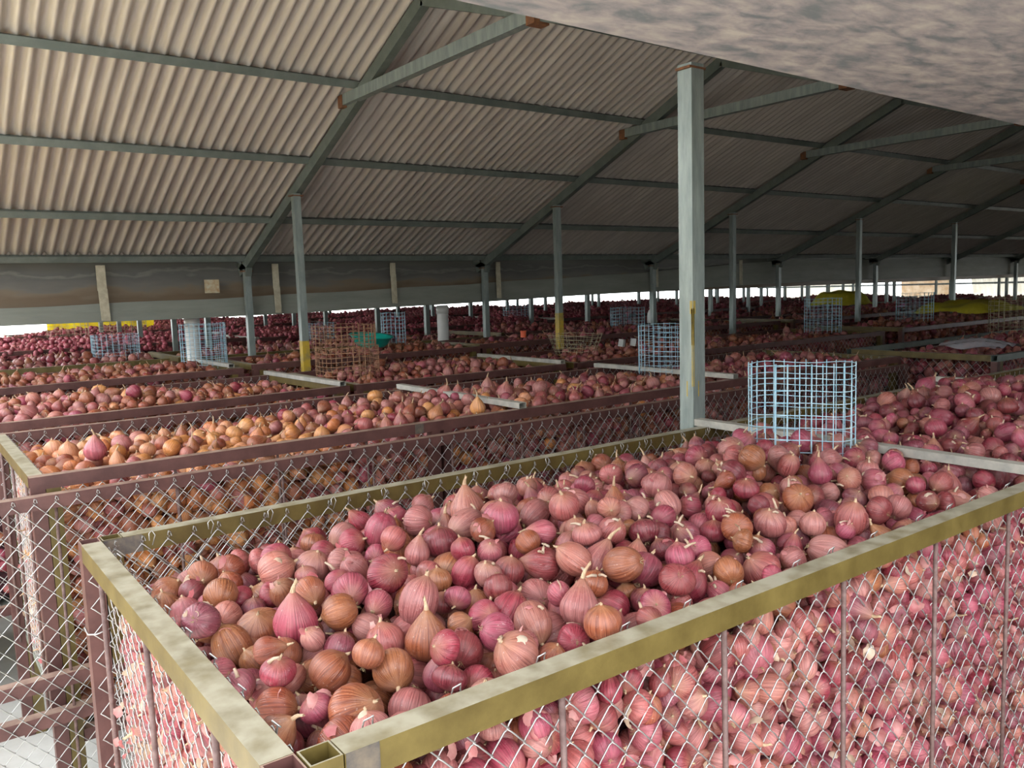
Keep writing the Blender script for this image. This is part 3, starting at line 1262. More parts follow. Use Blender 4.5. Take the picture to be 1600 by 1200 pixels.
for ci, (cx, cy, crz, Lx, W, z, row) in enumerate(CR):
    cz, sz_ = math.cos(crz), math.sin(crz)
    far = row >= 6 or cx > 10.5
    if ci == 0:
        P = deposit(Lx - .10, W - .10, lambda x, y: heap_near(x + cx + .05, y + cy + .05) - .075, 2.0, seed=5, cand=12)
        for (x, y, zz, r) in P:
            fam, _ = pick_family(x + cx + .05, y + cy + .05, 1, r)
            near.append(dict(p=(x + cx + .05, y + cy + .05, zz), r=r, fam=fam, face='top'))
        gx = np.linspace(cx + .13, cx + Lx - .13, 60)
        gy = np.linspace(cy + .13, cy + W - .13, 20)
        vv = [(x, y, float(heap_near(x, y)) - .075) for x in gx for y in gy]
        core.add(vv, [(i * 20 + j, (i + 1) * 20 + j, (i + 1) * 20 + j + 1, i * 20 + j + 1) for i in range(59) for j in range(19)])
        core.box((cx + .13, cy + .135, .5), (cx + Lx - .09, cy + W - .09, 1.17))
        continue
    # core block
    def w2(x, y):
        return (cx + x * cz - y * sz_, cy + x * sz_ + y * cz)
    hz = z - .16
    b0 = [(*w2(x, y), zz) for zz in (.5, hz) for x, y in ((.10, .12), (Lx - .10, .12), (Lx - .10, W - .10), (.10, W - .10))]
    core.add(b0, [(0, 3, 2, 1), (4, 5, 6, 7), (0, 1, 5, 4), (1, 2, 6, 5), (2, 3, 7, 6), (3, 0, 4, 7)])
    if not far:
        ox, oy = rs.uniform(0, TW), rs.uniform(0, TD)
        for ix in range(int((Lx) / TW) + 2):
            for iy in range(int(W / TD) + 2):
                Q = TILE.copy()
                x = Q[:, 0] + ix * TW - ox
                y = Q[:, 1] + iy * TD - oy
                k = (x > .065) & (x < Lx - .065) & (y > .06) & (y < W - .06)
                x, y, Q = x[k], y[k], Q[k]
                if not len(x):
                    continue
                hx = heap_row(row, x + cx, y + cy, cx, cy, Lx, W, ci * 1.7)
                X = cx + x * cz - y * sz_
                Y = cy + x * sz_ + y * cz
                Z = z + hx + Q[:, 2]
                v_ = visible_box(np.c_[X, Y, Z], 260)
                for a, b__, c_, r in zip(X[v_], Y[v_], Z[v_], Q[v_][:, 3]):
                    fam, _ = pick_family(a, b__, row, r)
                    tint = FAM[fam][rs.randint(4)] * rs.uniform(.85, 1.15)
                    vi = rs.randint(NV)
                    add_point((a, b__, c_), rot_of(), r, vi + (0 if row <= 2 else NV), tint)
    else:
        st = .27
        for ix in range(int(Lx / st) + 1):
            for iy in range(max(1, int((W - .2) / st)) + 1):
                x = .18 + ix * st + rs.uniform(-.05, .05)
                y = .2 + iy * (W - .4) / max(1, int((W - .2) / st)) + rs.uniform(-.03, .03)
                if x > Lx - .16:
                    continue
                h = float(heap_row(row, np.array(x + cx), np.array(y + cy), cx, cy, Lx, W, ci * 1.7))
                X, Y = w2(x, y)
                if not visible_box(np.array([[X, Y, z + h]]), 200)[0]:
                    continue
                fam, _ = pick_family(X, Y, row, .03)
                tint = (FAM[fam].mean(0) * .5 + (MAG.mean(0) * .5)) * rs.uniform(.85, 1.15)
                add_point((X, Y, z + h - .012), (rs.uniform(-.15, .15), rs.uniform(-.15, .15), rs.uniform(0, 6.28)), 1.0, 2 * NV + rs.randint(3), tint)


def wall_of_onions(fn, Lx, H, row, individually=False, vis=260, lod=0, dens=1.0):
    """onions pressed against a mesh side; fn(u, depth, z) -> world; u along, z up from the floor"""
    ox, oz = rs.uniform(0, TW), rs.uniform(0, TD)
    for ix in range(int(Lx / TW) + 2):
        for iz in range(int(H / TD) + 2):
            Q = TILE
            u = Q[:, 0] + ix * TW - ox
            w_ = Q[:, 1] + iz * TD - oz
            k = (u > .05) & (u < Lx - .04) & (w_ > .02) & (w_ < H)
            for a, b__, zz, r in zip(u[k], w_[k], Q[k, 2], Q[k, 3]):
                depth = max(r * .86, .032 - zz)
                p = fn(a, depth, FLOOR_Z + b__)
                if not visible_box(np.array([p]), vis)[0]:
                    continue
                fam, _ = pick_family(p[0], p[1], row, r)
                if individually:
                    near.append(dict(p=p, r=r, fam=int(rs.choice([0, 0, 1, 1, 3])), face='front'))
                else:
                    tint = FAM[fam][rs.randint(4)] * rs.uniform(.85, 1.15)
                    add_point(p, tuple(rs.uniform(0, 6.28, 3)), r, rs.randint(NV) + lod * NV, tint)


def wall_fill(fn, Lx, H, row):
    for a in np.arange(.07, Lx - .05, .047):
        for b__ in np.arange(.03, H, .047):
            p = fn(a + rs.uniform(-.012, .012), rs.uniform(.055, .075), FLOOR_Z + b__ + rs.uniform(-.012, .012))
            if visible_box(np.array([p]), 200)[0]:
                fam, _ = pick_family(p[0], p[1], row, .028)
                add_point(p, tuple(rs.uniform(0, 6.28, 3)), .028, rs.randint(NV) + NV, FAM[fam][rs.randint(4)] * rs.uniform(.8, 1.0))


wall_fill(lambda u, d, z: (.34 + u, R1Y0 + T + .009 + d, z), 4.0, .76, 1)
wall_fill(lambda u, d, z: (.34 + u, 2.985 + T + .009 + d, z), 5.15, .82, 2)
# front and left faces of the near crate
wall_of_onions(lambda u, d, z: (.34 + u, R1Y0 + T + .009 + d, z), 4.0, .76, 1, individually=True)
wall_of_onions(lambda u, d, z: (.30 + T + .010 + d, R1Y0 + .05 + u, z), R1W - .1, .76, 1, individually=True)
wall_of_onions(lambda u, d, z: (4.44 + u, R1Y0 - .02 + T + .009 + d, z), 2.5, .80, 1)
# the second row, seen through two layers of mesh, and its left end
wall_of_onions(lambda u, d, z: (.34 + u, 2.985 + T + .009 + d, z), 5.15, .82, 2)
wall_of_onions(lambda u, d, z: (.305 + T + .010 + d, 3.03 + u, z), 1.05, .82, 2)
wall_of_onions(lambda u, d, z: (5.90 + u, 2.50 + T + .009 + d, z), 4.0, .80, 1, lod=1)
wall_of_onions(lambda u, d, z: (5.88 + T + .010 + d, 2.53 + u, z), 1.0, .80, 1, lod=1)
wall_of_onions(lambda u, d, z: (-1.15 + u + (0), 4.43 + .045 * u + T + .009 + d, z), 3.2, .80, 3, lod=1)
wall_of_onions(lambda u, d, z: (2.22 + u, 4.53 + T + .009 + d, z), 1.6, .80, 3, lod=1)
wall_of_onions(lambda u, d, z: (3.92 + u, 4.47 + T + .009 + d, z), 4.0, .80, 3, lod=1)
wall_of_onions(lambda u, d, z: (-1.0 + u, 5.86 + .03 * u + T + .009 + d, z), 2.9, .84, 4, lod=1)
wall_of_onions(lambda u, d, z: (2.1 + u, 5.95 + T + .009 + d, z), 1.9, .84, 4, lod=1)
wall_of_onions(lambda u, d, z: (4.17 + u, 6.02 + T + .009 + d, z), 4.2, .84, 4, lod=1)

# rank the near onions by how much of each shows (coarse depth buffer of discs)
PP = np.array([n['p'] for n in near])
RR = np.array([n['r'] for n in near])
px, py, dd = project(PP)
SC = .25
bw, bh = 400, 300
zb = np.full((bh, bw), 1e9)
ib = np.full((bh, bw), -1)
for i in np.argsort(-dd):
    if dd[i] < .2 or not (-40 < px[i] < 1640 and -40 < py[i] < 1240):
        continue
    R_ = F * RR[i] / dd[i] * SC
    x_, y_ = px[i] * SC, py[i] * SC
    x0, x1 = max(0, int(x_ - R_)), min(bw, int(x_ + R_) + 2)
    y0, y1 = max(0, int(y_ - R_)), min(bh, int(y_ + R_) + 2)
    if x0 >= x1 or y0 >= y1:
        continue
    yy, xx = np.mgrid[y0:y1, x0:x1]
    mk = (xx + .5 - x_) ** 2 + (yy + .5 - y_) ** 2 < R_ * R_
    mk &= zb[y0:y1, x0:x1] > dd[i] - RR[i] * .5
    zb[y0:y1, x0:x1][mk] = dd[i]
    ib[y0:y1, x0:x1][mk] = i
# the rails hide some of them
for i, n in enumerate(near):
    n['vis'] = 0
ids, cn = np.unique(ib[ib >= 0], return_counts=True)
for i, c_ in zip(ids, cn):
    near[i]['vis'] = c_ * (1.0 if near[i]['face'] == 'top' else .8)
order = sorted(range(len(near)), key=lambda i: -near[i]['vis'])
chosen = set(order[:296])

# a few onions of the photograph with a look of their own: (x, y, dz, radius, variant, family, tilt, label)
HEROES = [
    (.524, 1.372, 1.325, .040, 4, 0, (.12, -.1, .3), 'big glossy magenta onion with pointed neck, upright near the left end rail'),
    (.486, 1.057, 1.300, .041, 2, 2, (.9, .5, .2), 'largest flattish copper onion wedged in the near corner by the tube ends'),
    (.853, 1.509, 1.345, .028, 4, 1, (.15, .15, 0), 'small pink teardrop onion standing upright with curled tip, left of mid heap'),
    (.936, 1.082, 1.330, .035, 6, 1, (-.1, .35, .2), 'plump onion with stout pale neck leaning right, close to the front rail'),
    (1.105, 1.216, 1.340, .036, 6, 1, (.1, .55, .1), 'round dusty onion with long pale neck leaning right in mid heap'),
    (.726, 1.286, 1.335, .040, 3, 1, (.25, .35, .8), 'bulky elongated dusty onion lying aslant left of mid heap'),
    (.498, 1.487, 1.285, .040, 2, 2, (.4, -.2, .0), 'broad copper onion with star-like top, left of the big magenta one'),
    (.639, 1.764, 1.320, .034, 0, 0, (1.2, -.4, .4), 'bright magenta striped onion lying on its side toward the back rail'),
    (.417, 1.800, 1.285, .034, 1, 2, (.6, .3, .4), 'tan-capped onion touching the left end rail, farthest back of those along it'),
    (.80, 1.185, 1.320, .029, 0, 0, (1.0, -.9, .4), 'shiny round red onion with its neck pointing left, near the front rail'),
]
hero_xy = []
onion_label_rows = []
made = 0


def make_onion(p, r, var, fam, rot, tint, label=None, group=None):
    global made
    bme, nme, rme = part_meshes[var]
    o = bpy.data.objects.new('onion', bme)
    C.objects.link(o)
    o.location = p
    o.rotation_euler = rot
    o.scale = (r, r, r)
    o['tint'] = [float(v) for v in tint]
    o['category'] = 'onion'
    if label:
        o['label'] = label
    o['group'] = group or 'red onions of the nearest crate'
    for nm, me_ in (('neck', nme), ('roots', rme)):
        c_ = bpy.data.objects.new(nm, me_)
        C.objects.link(c_)
        c_.parent = o
    made += 1
    return o


for (x, y, zz, r, var, fam, tilt, lab) in HEROES:
    tint = FAM[fam][0] * (1.15 if fam == 0 else 1)
    make_onion((x, y, zz), r, var, fam, tilt, tint, lab)
    hero_xy.append((x, y, zz, r))


def hits_hero(n):
    return any(n['face'] == 'top' and math.hypot(n['p'][0] - h[0], n['p'][1] - h[1]) < (n['r'] + h[3]) * .80 and n['p'][2] > h[2] - h[3] * .8 for h in hero_xy)


rods_x = [.375 + i * .37 for i in range(0, 13)]
cand = []
for i, n in enumerate(near):
    if hits_hero(n):
        continue
    x, y, zz = n['p']
    r = n['r']
    fam = n['fam']
    var = int(rs.choice(NV, p=[.22, .2, .14, .12, .10, .14, .02, .06]))
    tint = FAM[fam][rs.randint(4)] * rs.uniform(.85, 1.15)
    rot = rot_of() if n['face'] == 'top' else tuple(rs.uniform(0, 6.28, 3))
    if i in chosen:
        size = 'small' if r < .0255 else ('big' if r > .0325 else '')
        nk = VARS[var][1]
        shape = {'globe': 'round', 'flat': 'flattish', 'tall': 'long', 'drop': 'teardrop'}[VARS[var][0]]
        look = ' '.join(w for w in (size, FAMNAME[fam], shape, 'onion') if w)
        if n['face'] == 'top':
            if x < .62:
                wh = 'by the left end rail' if y > 1.15 else 'in the near corner'
            elif x > 2.46:
                wh = 'behind the pale crossbar'
            else:
                col = ['left third', 'middle', 'right third'][min(2, int((x - .62) / .62))]
                wh = {'f': 'along the front rail', 'b': 'along the back rail', 'm': 'on the heap'}['f' if y < 1.13 else ('b' if y > 1.8 else 'm')] + ', ' + col
        else:
            if y - R1Y0 < .12 and x > .40:
                j = max(j for j, rx in enumerate(rods_x) if rx <= x)
                lvl = 'top' if zz > 1.12 else ('half way down' if zz > .9 else 'low down')
                wh = 'behind front mesh, %s, %s rod gap' % (lvl, ordn[min(9, j)])
            else:
                wh = 'behind the left end mesh'
        cand.append((look + ' ' + wh, n['p'], r, var, fam, rot, tint))
    else:
        add_point(n['p'], rot, r, var, tint)
groups = {}
for c_ in cand:
    groups.setdefault(c_[0], []).append(c_)
for lab, lst in groups.items():
    lst.sort(key=lambda c_: float(project(np.array([c_[1]]))[0][0]))
    for j, c_ in enumerate(lst):
        full = lab
        if len(lst) > 1:
            nth = 'leftmost' if j == 0 else ('rightmost' if j == len(lst) - 1 else (ordn[j] if j < 10 else 'next') + ' from left')
            full = '%s, %s' % (lab, nth)
        make_onion(c_[1], c_[2], c_[3], c_[4], c_[5], c_[6], full)

# the uncountable rest: one object whose points carry shape, size, turn and tint
me = bpy.data.meshes.new('onion_mass')
nc = len(core.v)
verts = core.v + [tuple(map(float, p)) for p in pts_pos]
me.from_pydata(verts, [], core.f)
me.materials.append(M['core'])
nP = len(pts_pos)


def put(name, typ, arr, width, key):
    at = me.attributes.new(name, typ, 'POINT')
    full = np.zeros((nc + nP, width), np.float32 if typ != 'INT' else np.int32)
    if typ == 'INT':
        full[:nc] = -1
    full[nc:] = np.array(arr).reshape(nP, width)
    at.data.foreach_set(key, full.ravel())


put('rot', 'FLOAT_VECTOR', pts_rot, 3, 'vector')
put('scl', 'FLOAT', pts_scl, 1, 'value')
put('idx', 'INT', pts_idx, 1, 'value')
put('tint', 'FLOAT_VECTOR', pts_tint, 3, 'vector')
mass = bpy.data.objects.new('onion_mass', me)
C.objects.link(mass)
tag(mass, 'mass of thousands of red, pink and orange onions filling every mesh crate', 'onions', kind='stuff')

ng_ = bpy.data.node_groups.new('onion_mass', 'GeometryNodeTree')
ng_.interface.new_socket('Geometry', in_out='INPUT', socket_type='NodeSocketGeometry')
ng_.interface.new_socket('Geometry', in_out='OUTPUT', socket_type='NodeSocketGeometry')
gN, gL = ng_.nodes, ng_.links
gi, go = gN.new('NodeGroupInput'), gN.new('NodeGroupOutput')


def named(n, t):
    x = gN.new('GeometryNodeInputNamedAttribute')
    x.data_type = t
    x.inputs['Name'].default_value = n
    return x.outputs['Attribute']


a_rot, a_scl, a_idx = named('rot', 'FLOAT_VECTOR'), named('scl', 'FLOAT'), named('idx', 'INT')
join = gN.new('GeometryNodeJoinGeometry')
for k, ob in enumerate(near_obj + far_obj + patches):
    cp = gN.new('FunctionNodeCompare')
    cp.data_type = 'INT'
    cp.operation = 'EQUAL'
    ins = [s for s in cp.inputs if s.type == 'INT']
    gL.new(a_idx, ins[0])
    ins[1].default_value = k
    oi = gN.new('GeometryNodeObjectInfo')
    oi.inputs['Object'].default_value = ob
    oi.inputs['As Instance'].default_value = True
    ip = gN.new('GeometryNodeInstanceOnPoints')
    gL.new(gi.outputs[0], ip.inputs['Points'])
    gL.new(cp.outputs[0], ip.inputs['Selection'])
    gL.new(oi.outputs['Geometry'], ip.inputs['Instance'])
    gL.new(a_rot, ip.inputs['Rotation'])
    gL.new(a_scl, ip.inputs['Scale'])
    gL.new(ip.outputs[0], join.inputs[0])
# the dark filler inside the pile keeps its faces; loose points are dropped
dl = gN.new('GeometryNodeDeleteGeometry')
cp = gN.new('FunctionNodeCompare')
cp.data_type = 'INT'
cp.operation = 'GREATER_EQUAL'
ins = [s for s in cp.inputs if s.type == 'INT']
gL.new(a_idx, ins[0])
ins[1].default_value = 0
gL.new(gi.outputs[0], dl.inputs['Geometry'])
gL.new(cp.outputs[0], dl.inputs['Selection'])
gL.new(dl.outputs[0], join.inputs[0])
gL.new(join.outputs[0], go.inputs[0])
md = mass.modifiers.new('onion_mass', 'NODES')
md.node_group = ng_
print('onions: own', made, 'mass points', nP, 'near', len(near))

# ------------------------------------------------------------------ loose skins
def flake(mb_, c, size, seed, spread=1.0, flat=False):
    rr = random.Random(seed)
    n = 4
    E = Euler((rr.uniform(0, 6.28), rr.uniform(0, 6.28), rr.uniform(0, 6.28))) if not flat else Euler((rr.uniform(-.5, .5), rr.uniform(-.5, .5), rr.uniform(0, 6.28)))
    E = E.to_matrix()
    ang = rr.uniform(.7, 1.25)
    asp = rr.uniform(.45, .9)
    V = []
    for i in range(n + 1):
        for j in range(n + 1):
            a = (i / n - .5) * 2 * ang
            b2 = (j / n - .5) * 2 * ang * asp * (1 - .5 * abs(i / n - .5) * 2)
            edge = 1 + (rr.uniform(-.18, .12) if i in (0, n) or j in (0, n) else 0)
            V.append(tuple(E @ Vector((math.sin(a) * edge, math.sin(b2) * edge, math.cos(a) * math.cos(b2) - .8)) * size + Vector(c)))
    w = n + 1
    mb_.add(V, [(i * w + j, (i + 1) * w + j, (i + 1) * w + j + 1, i * w + j + 1) for i in range(n) for j in range(n)], 0 if rr.random() < .72 else 1)


sk = MB()
for i in range(1500):          # packed against the left end mesh of the near crate
    flake(sk, (.30 + T + .015 + rnd.uniform(0, .028), R1Y0 + rnd.uniform(.06, R1W - .06), rnd.uniform(.47, 1.26)), rnd.uniform(.012, .026), i)
for i in range(10):
    flake(sk, (.325 + rnd.uniform(-.012, .008), R1Y0 + rnd.uniform(.95, R1W - .08), rnd.uniform(.80, 1.02)), rnd.uniform(.009, .015), i + 5000)
for i in range(300):           # left end of the second row
    flake(sk, (.305 + T + rnd.uniform(.01, .04), 3.0 + rnd.uniform(.06, 1.1), rnd.uniform(.47, 1.28)), rnd.uniform(.012, .026), i + 2000)
for i in range(520):           # front mesh
    flake(sk, (.36 + rnd.uniform(0, 3.9), R1Y0 + T + .006 + rnd.uniform(.0, .03), rnd.uniform(.47, 1.27)), rnd.uniform(.010, .024), i + 3000)
tops = [n for n in near if n['face'] == 'top' and n['vis'] > 25 and not hits_hero(n)]
for i in range(170):           # caught on the bulbs of the near heap
    n = rnd.choice(tops)
    a, b_ = rnd.uniform(0, 2 * PI), rnd.uniform(.3, 1.1)
    q = n['r'] * .93
    flake(sk, (n['p'][0] + q * math.sin(b_) * math.cos(a), n['p'][1] + q * math.sin(b_) * math.sin(a), n['p'][2] + q * math.cos(b_)), rnd.uniform(.007, .018), i + 4000, flat=rnd.random() < .5)
for i in range(120):           # cut neck stubs lying about
    n = rnd.choice(tops)
    a = rnd.uniform(0, 2 * PI)
    c0 = Vector((n['p'][0] + n['r'] * .6 * math.cos(a), n['p'][1] + n['r'] * .6 * math.sin(a), n['p'][2] + n['r'] * .80))
    d0 = Vector((rnd.uniform(-1, 1), rnd.uniform(-1, 1), rnd.uniform(-.2, .8))).normalized() * rnd.uniform(.010, .026)
    sk.tube([c0, c0 + d0 * .5 + Vector((0, 0, .002)), c0 + d0], .0034, 5, mi=1, r1=.0022)
for i in range(160):
    x, y = rnd.uniform(.4, 5.0), rnd.uniform(3.06, 4.05)
    flake(sk, (x, y, 1.35 + float(heap_row(2, np.array(x), np.array(y), .305, 2.985, 5.25, 1.15, 2 * 1.7)) + rnd.uniform(0, .03)), rnd.uniform(.008, .02), i + 6000, flat=True)
tag(sk.build('onion_skins', [M['peel'], M['peel_tan']], smooth=True), 'loose papery pink and tan onion skins among the bulbs and behind the mesh', 'onion skins', kind='stuff')


# ------------------------------------------------------------------ wire baskets and other things on the heaps
def basket(x, y, z, r, h, mat_, label, nu=26, rows_=8, wob=.03, tilt=(0, 0), openness=0, seed=1, wr=.0016):
    rr = random.Random(seed)
    t = empty('wire_basket', (x, y, z), rr.uniform(0, 6), label=label, cat='basket', group='wire baskets on the onion heaps')
    t.rotation_euler = (tilt[0], tilt[1], rr.uniform(0, 6))
    ph = rr.uniform(0, 6)

    def P(a, hh):
        q = r * (1 + wob * math.cos(2 * a + ph) + wob * .5 * math.cos(3 * a + hh * 2)) * (1 + openness * (hh / h))
        return (q * math.cos(a), q * math.sin(a), hh)
    m_ = MB()
    over = .9      # the sheet laps over itself
    for i in range(nu + 4):
        a = 2 * PI * i / nu
        off = .006 if i >= nu else 0
        m_.tube([tuple(c_ * (1 + off / r) if q_ < 2 else c_ for q_, c_ in enumerate(P(a, hh))) for hh in (-.03, h * .3, h * .65, h + .008)], wr, 4)
    m_.build('upright_wires', mat_, t, smooth=True)
    m_ = MB()
    for j in range(rows_ + 1):
        hh = h * j / rows_
        pts = [P(2 * PI * i / 40, hh + .004 * math.sin(i * .5)) for i in range(int(40 * 1.12))]
        m_.tube(pts, wr, 4)
    m_.build('ring_wires', mat_, t, smooth=True)
    return t


def zrow(x, y, z):
    return z


basket(2.262, 1.537, 1.30, .152, .335, M['blue_wire'], 'light blue wire basket standing on the nearest heap by the crossbar', nu=27, rows_=9, wob=.05, tilt=(.02, -.03), seed=3)
basket(3.86, 3.58, 1.37, .168, .27, M['blue_wire'], 'light blue wire basket with rusty rim on the second row', nu=29, rows_=9, wob=.02, seed=4)
basket(2.35, 4.95, 1.385, .20, .17, M['rusty_wire'], 'lower ring of the rusty wire basket beside the third row crossbar', nu=34, rows_=6, wob=.03, seed=5)
basket(2.37, 5.02, 1.56, .205, .13, M['rusty_wire'], 'upper rusty wire ring stacked over a similar ring', nu=34, rows_=5, wob=.04, seed=6)
basket(4.43, 5.10, 1.38, .16, .13, M['pale_wire'], 'squashed pale wire cage round the second yellow-footed post', nu=20, rows_=4, wob=.06, openness=.3, seed=7)
basket(1.88, 6.45, 1.40, .16, .30, M['blue_wire'], 'pale bluish wire basket in front of the left white pipe', nu=26, rows_=9, wob=.03, seed=8)
basket(1.55, 7.85, 1.40, .19, .20, M['blue_wire'], 'greyish blue wire basket left of the white pipe behind the gutter', nu=26, rows_=7, wob=.02, seed=9)
basket(3.55, 8.05, 1.42, .13, .18, M['blue_wire'], 'small bluish wire basket behind the first yellow-footed post', nu=20, rows_=6, wob=.03, seed=10)
basket(3.62, 6.65, 1.45, .11, .26, M['blue_wire'], 'narrow bluish wire basket behind the teal basin', nu=18, rows_=8, wob=.02, seed=11)
basket(7.35, 4.75, 1.40, .17, .30, M['blue_wire'], 'dim blue wire basket in front of the dark end of the gutter', nu=24, rows_=9, wob=.02, seed=12)
basket(9.3, 4.85, 1.42, .19, .28, M['blue_wire'], 'dim blue wire basket left of the olive tarp heap', nu=24, rows_=8, wob=.02, seed=13)
basket(8.0, 3.28, 1.40, .19, .28, M['pale_wire'], 'rust-yellow wire basket at the right edge', nu=24, rows_=8, wob=.02, seed=14)
basket(7.7, 10.2, 1.45, .22, .22, M['blue_wire'], 'tiny far blue wire basket seen just under the gutter', nu=22, rows_=6, wob=.02, seed=15)
basket(6.6, 6.7, 1.42, .19, .22, M['blue_wire'], 'dark blue wire basket half hidden by the big near post', nu=22, rows_=6, wob=.02, seed=16)
basket(1.85, 12.2, 1.47, .25, .22, M['pale_wire'], 'grey wire basket against the yellow tarp at its left', nu=20, rows_=4, seed=17)
basket(2.45, 11.9, 1.47, .28, .18, M['pale_wire'], 'grey wire basket against the yellow tarp nearer its middle', nu=20, rows_=4, seed=18)

# teal basin
b_ = MB()
n = 28
prof = [(.001, .0), (.11, .0), (.135, .02), (.175, .085), (.19, .09), (.188, .095), (.17, .088), (.13, .024), (.105, .008), (.001, .008)]
vv = [(r_ * math.cos(2 * PI * k / n), r_ * math.sin(2 * PI * k / n), z_) for r_, z_ in prof for k in range(n)]
b_.add(vv, [(i * n + k, i * n + (k + 1) % n, (i + 1) * n + (k + 1) % n, (i + 1) * n + k) for i in range(len(prof) - 1) for k in range(n)])
o = b_.build('plastic_basin', M['teal'], smooth=True, loc=(3.26, 6.40, 1.445))
o.rotation_euler = (.12, .05, 0)
tag(o, 'shallow teal plastic basin lying on the onions behind the rusty baskets', 'basin')

# white jug, orange tub, two pale bricks, plastic film
b_ = MB()
prof = [(.001, 0), (.06, 0), (.065, .03), (.062, .14), (.045, .18), (.02, .20), (.02, .235), (.001, .235)]
n = 18
vv = [(r_ * math.cos(2 * PI * k / n), r_ * math.sin(2 * PI * k / n), z_) for r_, z_ in prof for k in range(n)]
b_.add(vv, [(i * n + k, i * n + (k + 1) % n, (i + 1) * n + (k + 1) % n, (i + 1) * n + k) for i in range(len(prof) - 1) for k in range(n)])
o = b_.build('plastic_jug', M['white'], smooth=True, loc=(7.85, 7.52, 1.38))
tag(o, 'small white plastic jug hung up beside the eave post', 'jug')
b_ = MB()
b_.tube([(0, 0, 0), (0, 0, .055)], .028, 14)
b_.tube([(0, 0, .055), (0, 0, .065)], .031, 14)
o = b_.build('plastic_tub', M['orange'], loc=(4.80, 6.27, 1.43))
tag(o, 'tiny orange tub standing on the rail right of the eave post', 'tub')
for dx, lb in ((0, 'left one of two small pale blocks left of the light blue basket'), (.10, 'right one of two small pale blocks left of the light blue basket')):
    b_ = MB()
    b_.box((-.03, -.02, 0), (.03, .02, .06))
    b_.box((-.02, -.022, .015), (.02, -.02, .045))
    o = b_.build('block', M['brick'], loc=(4.78 + dx, 4.93 - dx * .3, 1.395))
    o.rotation_euler = (.15, .1, .5 + dx * 4)
    tag(o, lb, 'block')


def sheet(nx_, ny_, f):
    m_ = MB()
    vv_ = [f(i / nx_, j / ny_) for i in range(nx_ + 1) for j in range(ny_ + 1)]
    w = ny_ + 1
    fs = [(i * w + j, (i + 1) * w + j, (i + 1) * w + j + 1, i * w + j + 1) for i in range(nx_) for j in range(ny_)]
    m_.add(vv_, fs)
    return m_


o = sheet(14, 10, lambda u, v: (5.98 + u * .42, 2.56 + v * .42, 1.395 + .04 * math.sin(u * 3) * math.sin(v * 3) + .012 * math.sin(u * 17 + v * 9) - .03 * (u - .5) ** 2)).build('plastic_sheet', M['film'], smooth=True)
tag(o, 'crumpled clear plastic sheet on the crate corner at the right edge', 'plastic sheet')
# olive tarp over a heap
def heap_cloth(cx, cy, cz_, lx, ly, h, seed):
    rr = random.Random(seed)
    a = rr.uniform(0, 6)
    return lambda u, v: (cx + (u - .5) * lx, cy + (v - .5) * ly, cz_ + h * (max(0, 1 - (2 * u - 1) ** 4) * max(0, 1 - (2 * v - 1) ** 4)) ** .6 + .03 * math.sin(u * 14 + a) * math.sin(v * 9))
o = sheet(36, 20, heap_cloth(11.05, 5.05, 1.43, 1.15, .9, .12, 2)).build('tarp', M['tarp_olive'], smooth=True)
tag(o, 'crumpled olive-yellow tarp spread over a dark heap at the right', 'tarp')
o = sheet(24, 14, heap_cloth(14.5, 9.0, 1.40, .75, .9, .24, 5)).build('tarp', M['tarp_olive'], smooth=True)
tag(o, 'dull yellow tarp peak in front of the bright openings', 'tarp')
o = sheet(20, 12, lambda u, v: (11.6 + u * 1.5, 6.95 + .05 * math.sin(u * 14), 1.22 + v * .24 * (.4 + .6 * u) + .02 * math.sin(u * 9))).build('cloth', M['tarp_pink'], smooth=True)
tag(o, 'pink cloth hanging low behind the dark rails', 'cloth')

# yellow tarp behind the far left rows, and an unseen one added to reflect yellow light
def hang(x0, x1, y0, y1, z0, z1, amp, k, name, m_, label, cat, nx_=60, nz=10):
    def f(u, v):
        s = amp * math.sin(u * k + .7 * math.sin(u * k * .37)) * (1.1 - .4 * v)
        dx, dy = x1 - x0, y1 - y0
        l_ = math.hypot(dx, dy)
        return (x0 + dx * u - dy / l_ * s, y0 + dy * u + dx / l_ * s, z0 + (z1 - z0) * v + .01 * math.sin(u * k * .5))
    o_ = sheet(nx_, nz, f).build(name, m_, smooth=True)
    tag(o_, label, cat)
    return o_


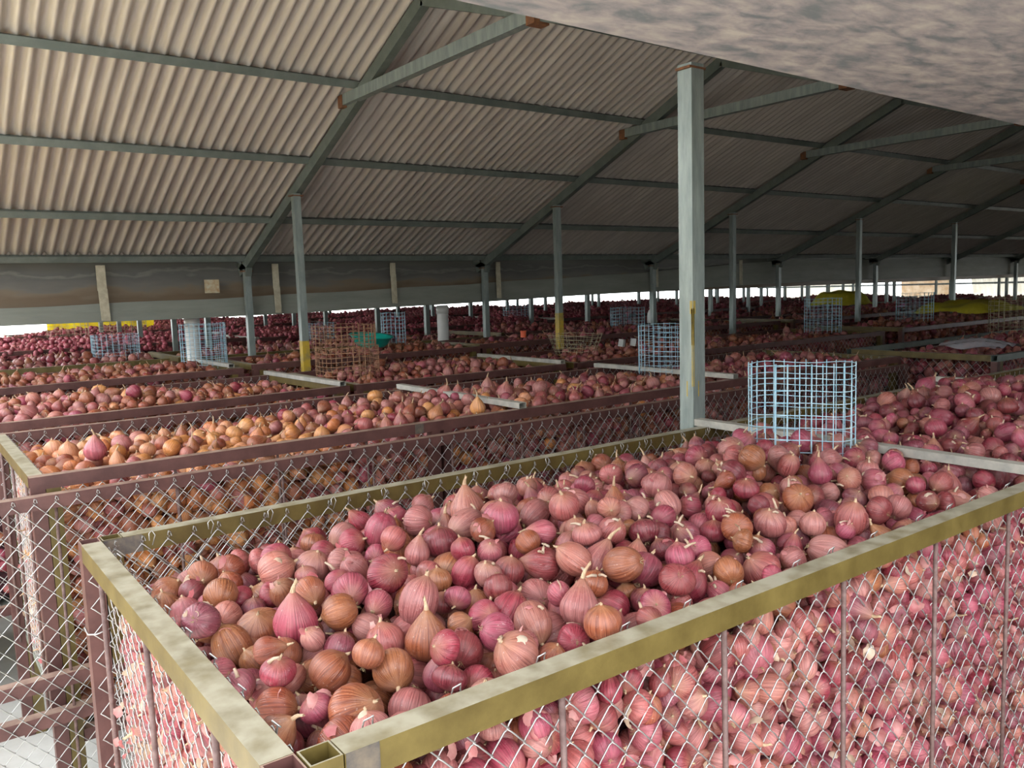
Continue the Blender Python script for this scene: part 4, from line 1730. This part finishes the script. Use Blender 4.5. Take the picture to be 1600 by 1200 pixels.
hang(1.93, 3.5, 14.6, 14.6, 1.1, 2.1, .05, 26, 'tarp', M['tarp_yellow'], 'bright yellow tarp hung behind the far left rows', 'tarp')
o = sheet(40, 50, lambda u, v: (-3.0 + 1.6 * u, 3.6 + 3.4 * v, .02 + 1.05 * (max(0, 1 - abs(2 * u - 1) ** 5) * max(0, 1 - abs(2 * v - 1) ** 7)) ** .5 + .03 * math.sin(u * 11 + v * 5) * math.sin(v * 17))).build('tarp', M['tarp_yellow'], smooth=True)
tag(o, 'added yellow tarp, out of view on the left, reflecting yellow light indoors', 'tarp')

# end of the shed: pale sheets, corrugated panels and brown curtain in the openings at X = 25
EX = 25.6
spans = [(3.4, 4.6, 'tarp_brown', 'brown and cream curtain gathered at the right of the end openings'),
         (4.7, 7.2, 'tarp_yellow2', 'yellowish translucent sheet in the end opening'),
         (7.3, 9.4, 'tarp_pale', 'plain pale sheet in the end opening behind the bright onions'),
         (9.6, 11.6, 'corr', 'slanted pale corrugated panel in the end opening'),
         (12.3, 14.0, 'tarp_brown', 'pinkish cream sheet tied in the end opening'),
         (15.2, 18.4, 'tarp_pale', 'wide sagging cream tarp in the end opening, farthest from the right edge')]
M['tarp_yellow2'] = translucent('cream_sheet', (.72, .64, .36), .5, col2=(.80, .74, .52), scale=3)
for (y0, y1, mm, lab) in spans:
    if mm == 'corr':
        c_ = MB()
        n = 90
        vv = []
        for i in range(n + 1):
            y = y0 + (y1 - y0) * i / n
            for z_ in (1.2, 3.0):
                vv.append((EX + .02 * math.sin(i * .9), y + (z_ - 1.2) * .15, z_))
        c_.add(vv, [(2 * i, 2 * i + 2, 2 * i + 3, 2 * i + 1) for i in range(n)])
        o = c_.build('corrugated_panel', M['tarp_pale'])
        tag(o, lab, 'panel')
    else:
        hang(EX, EX + .3, y0, y1, 1.0, 3.1, .05, (y1 - y0) * 7, 'hanging_sheet', M[mm], lab, 'hanging sheet')
for z_ in (1.62, 2.15):
    m_ = MB()
    m_.bar((EX - .3, 2.5, z_), (EX - .3, 19, z_), .05, .05)
    tag(m_.build('trim_1', M['steel']), kind='structure')
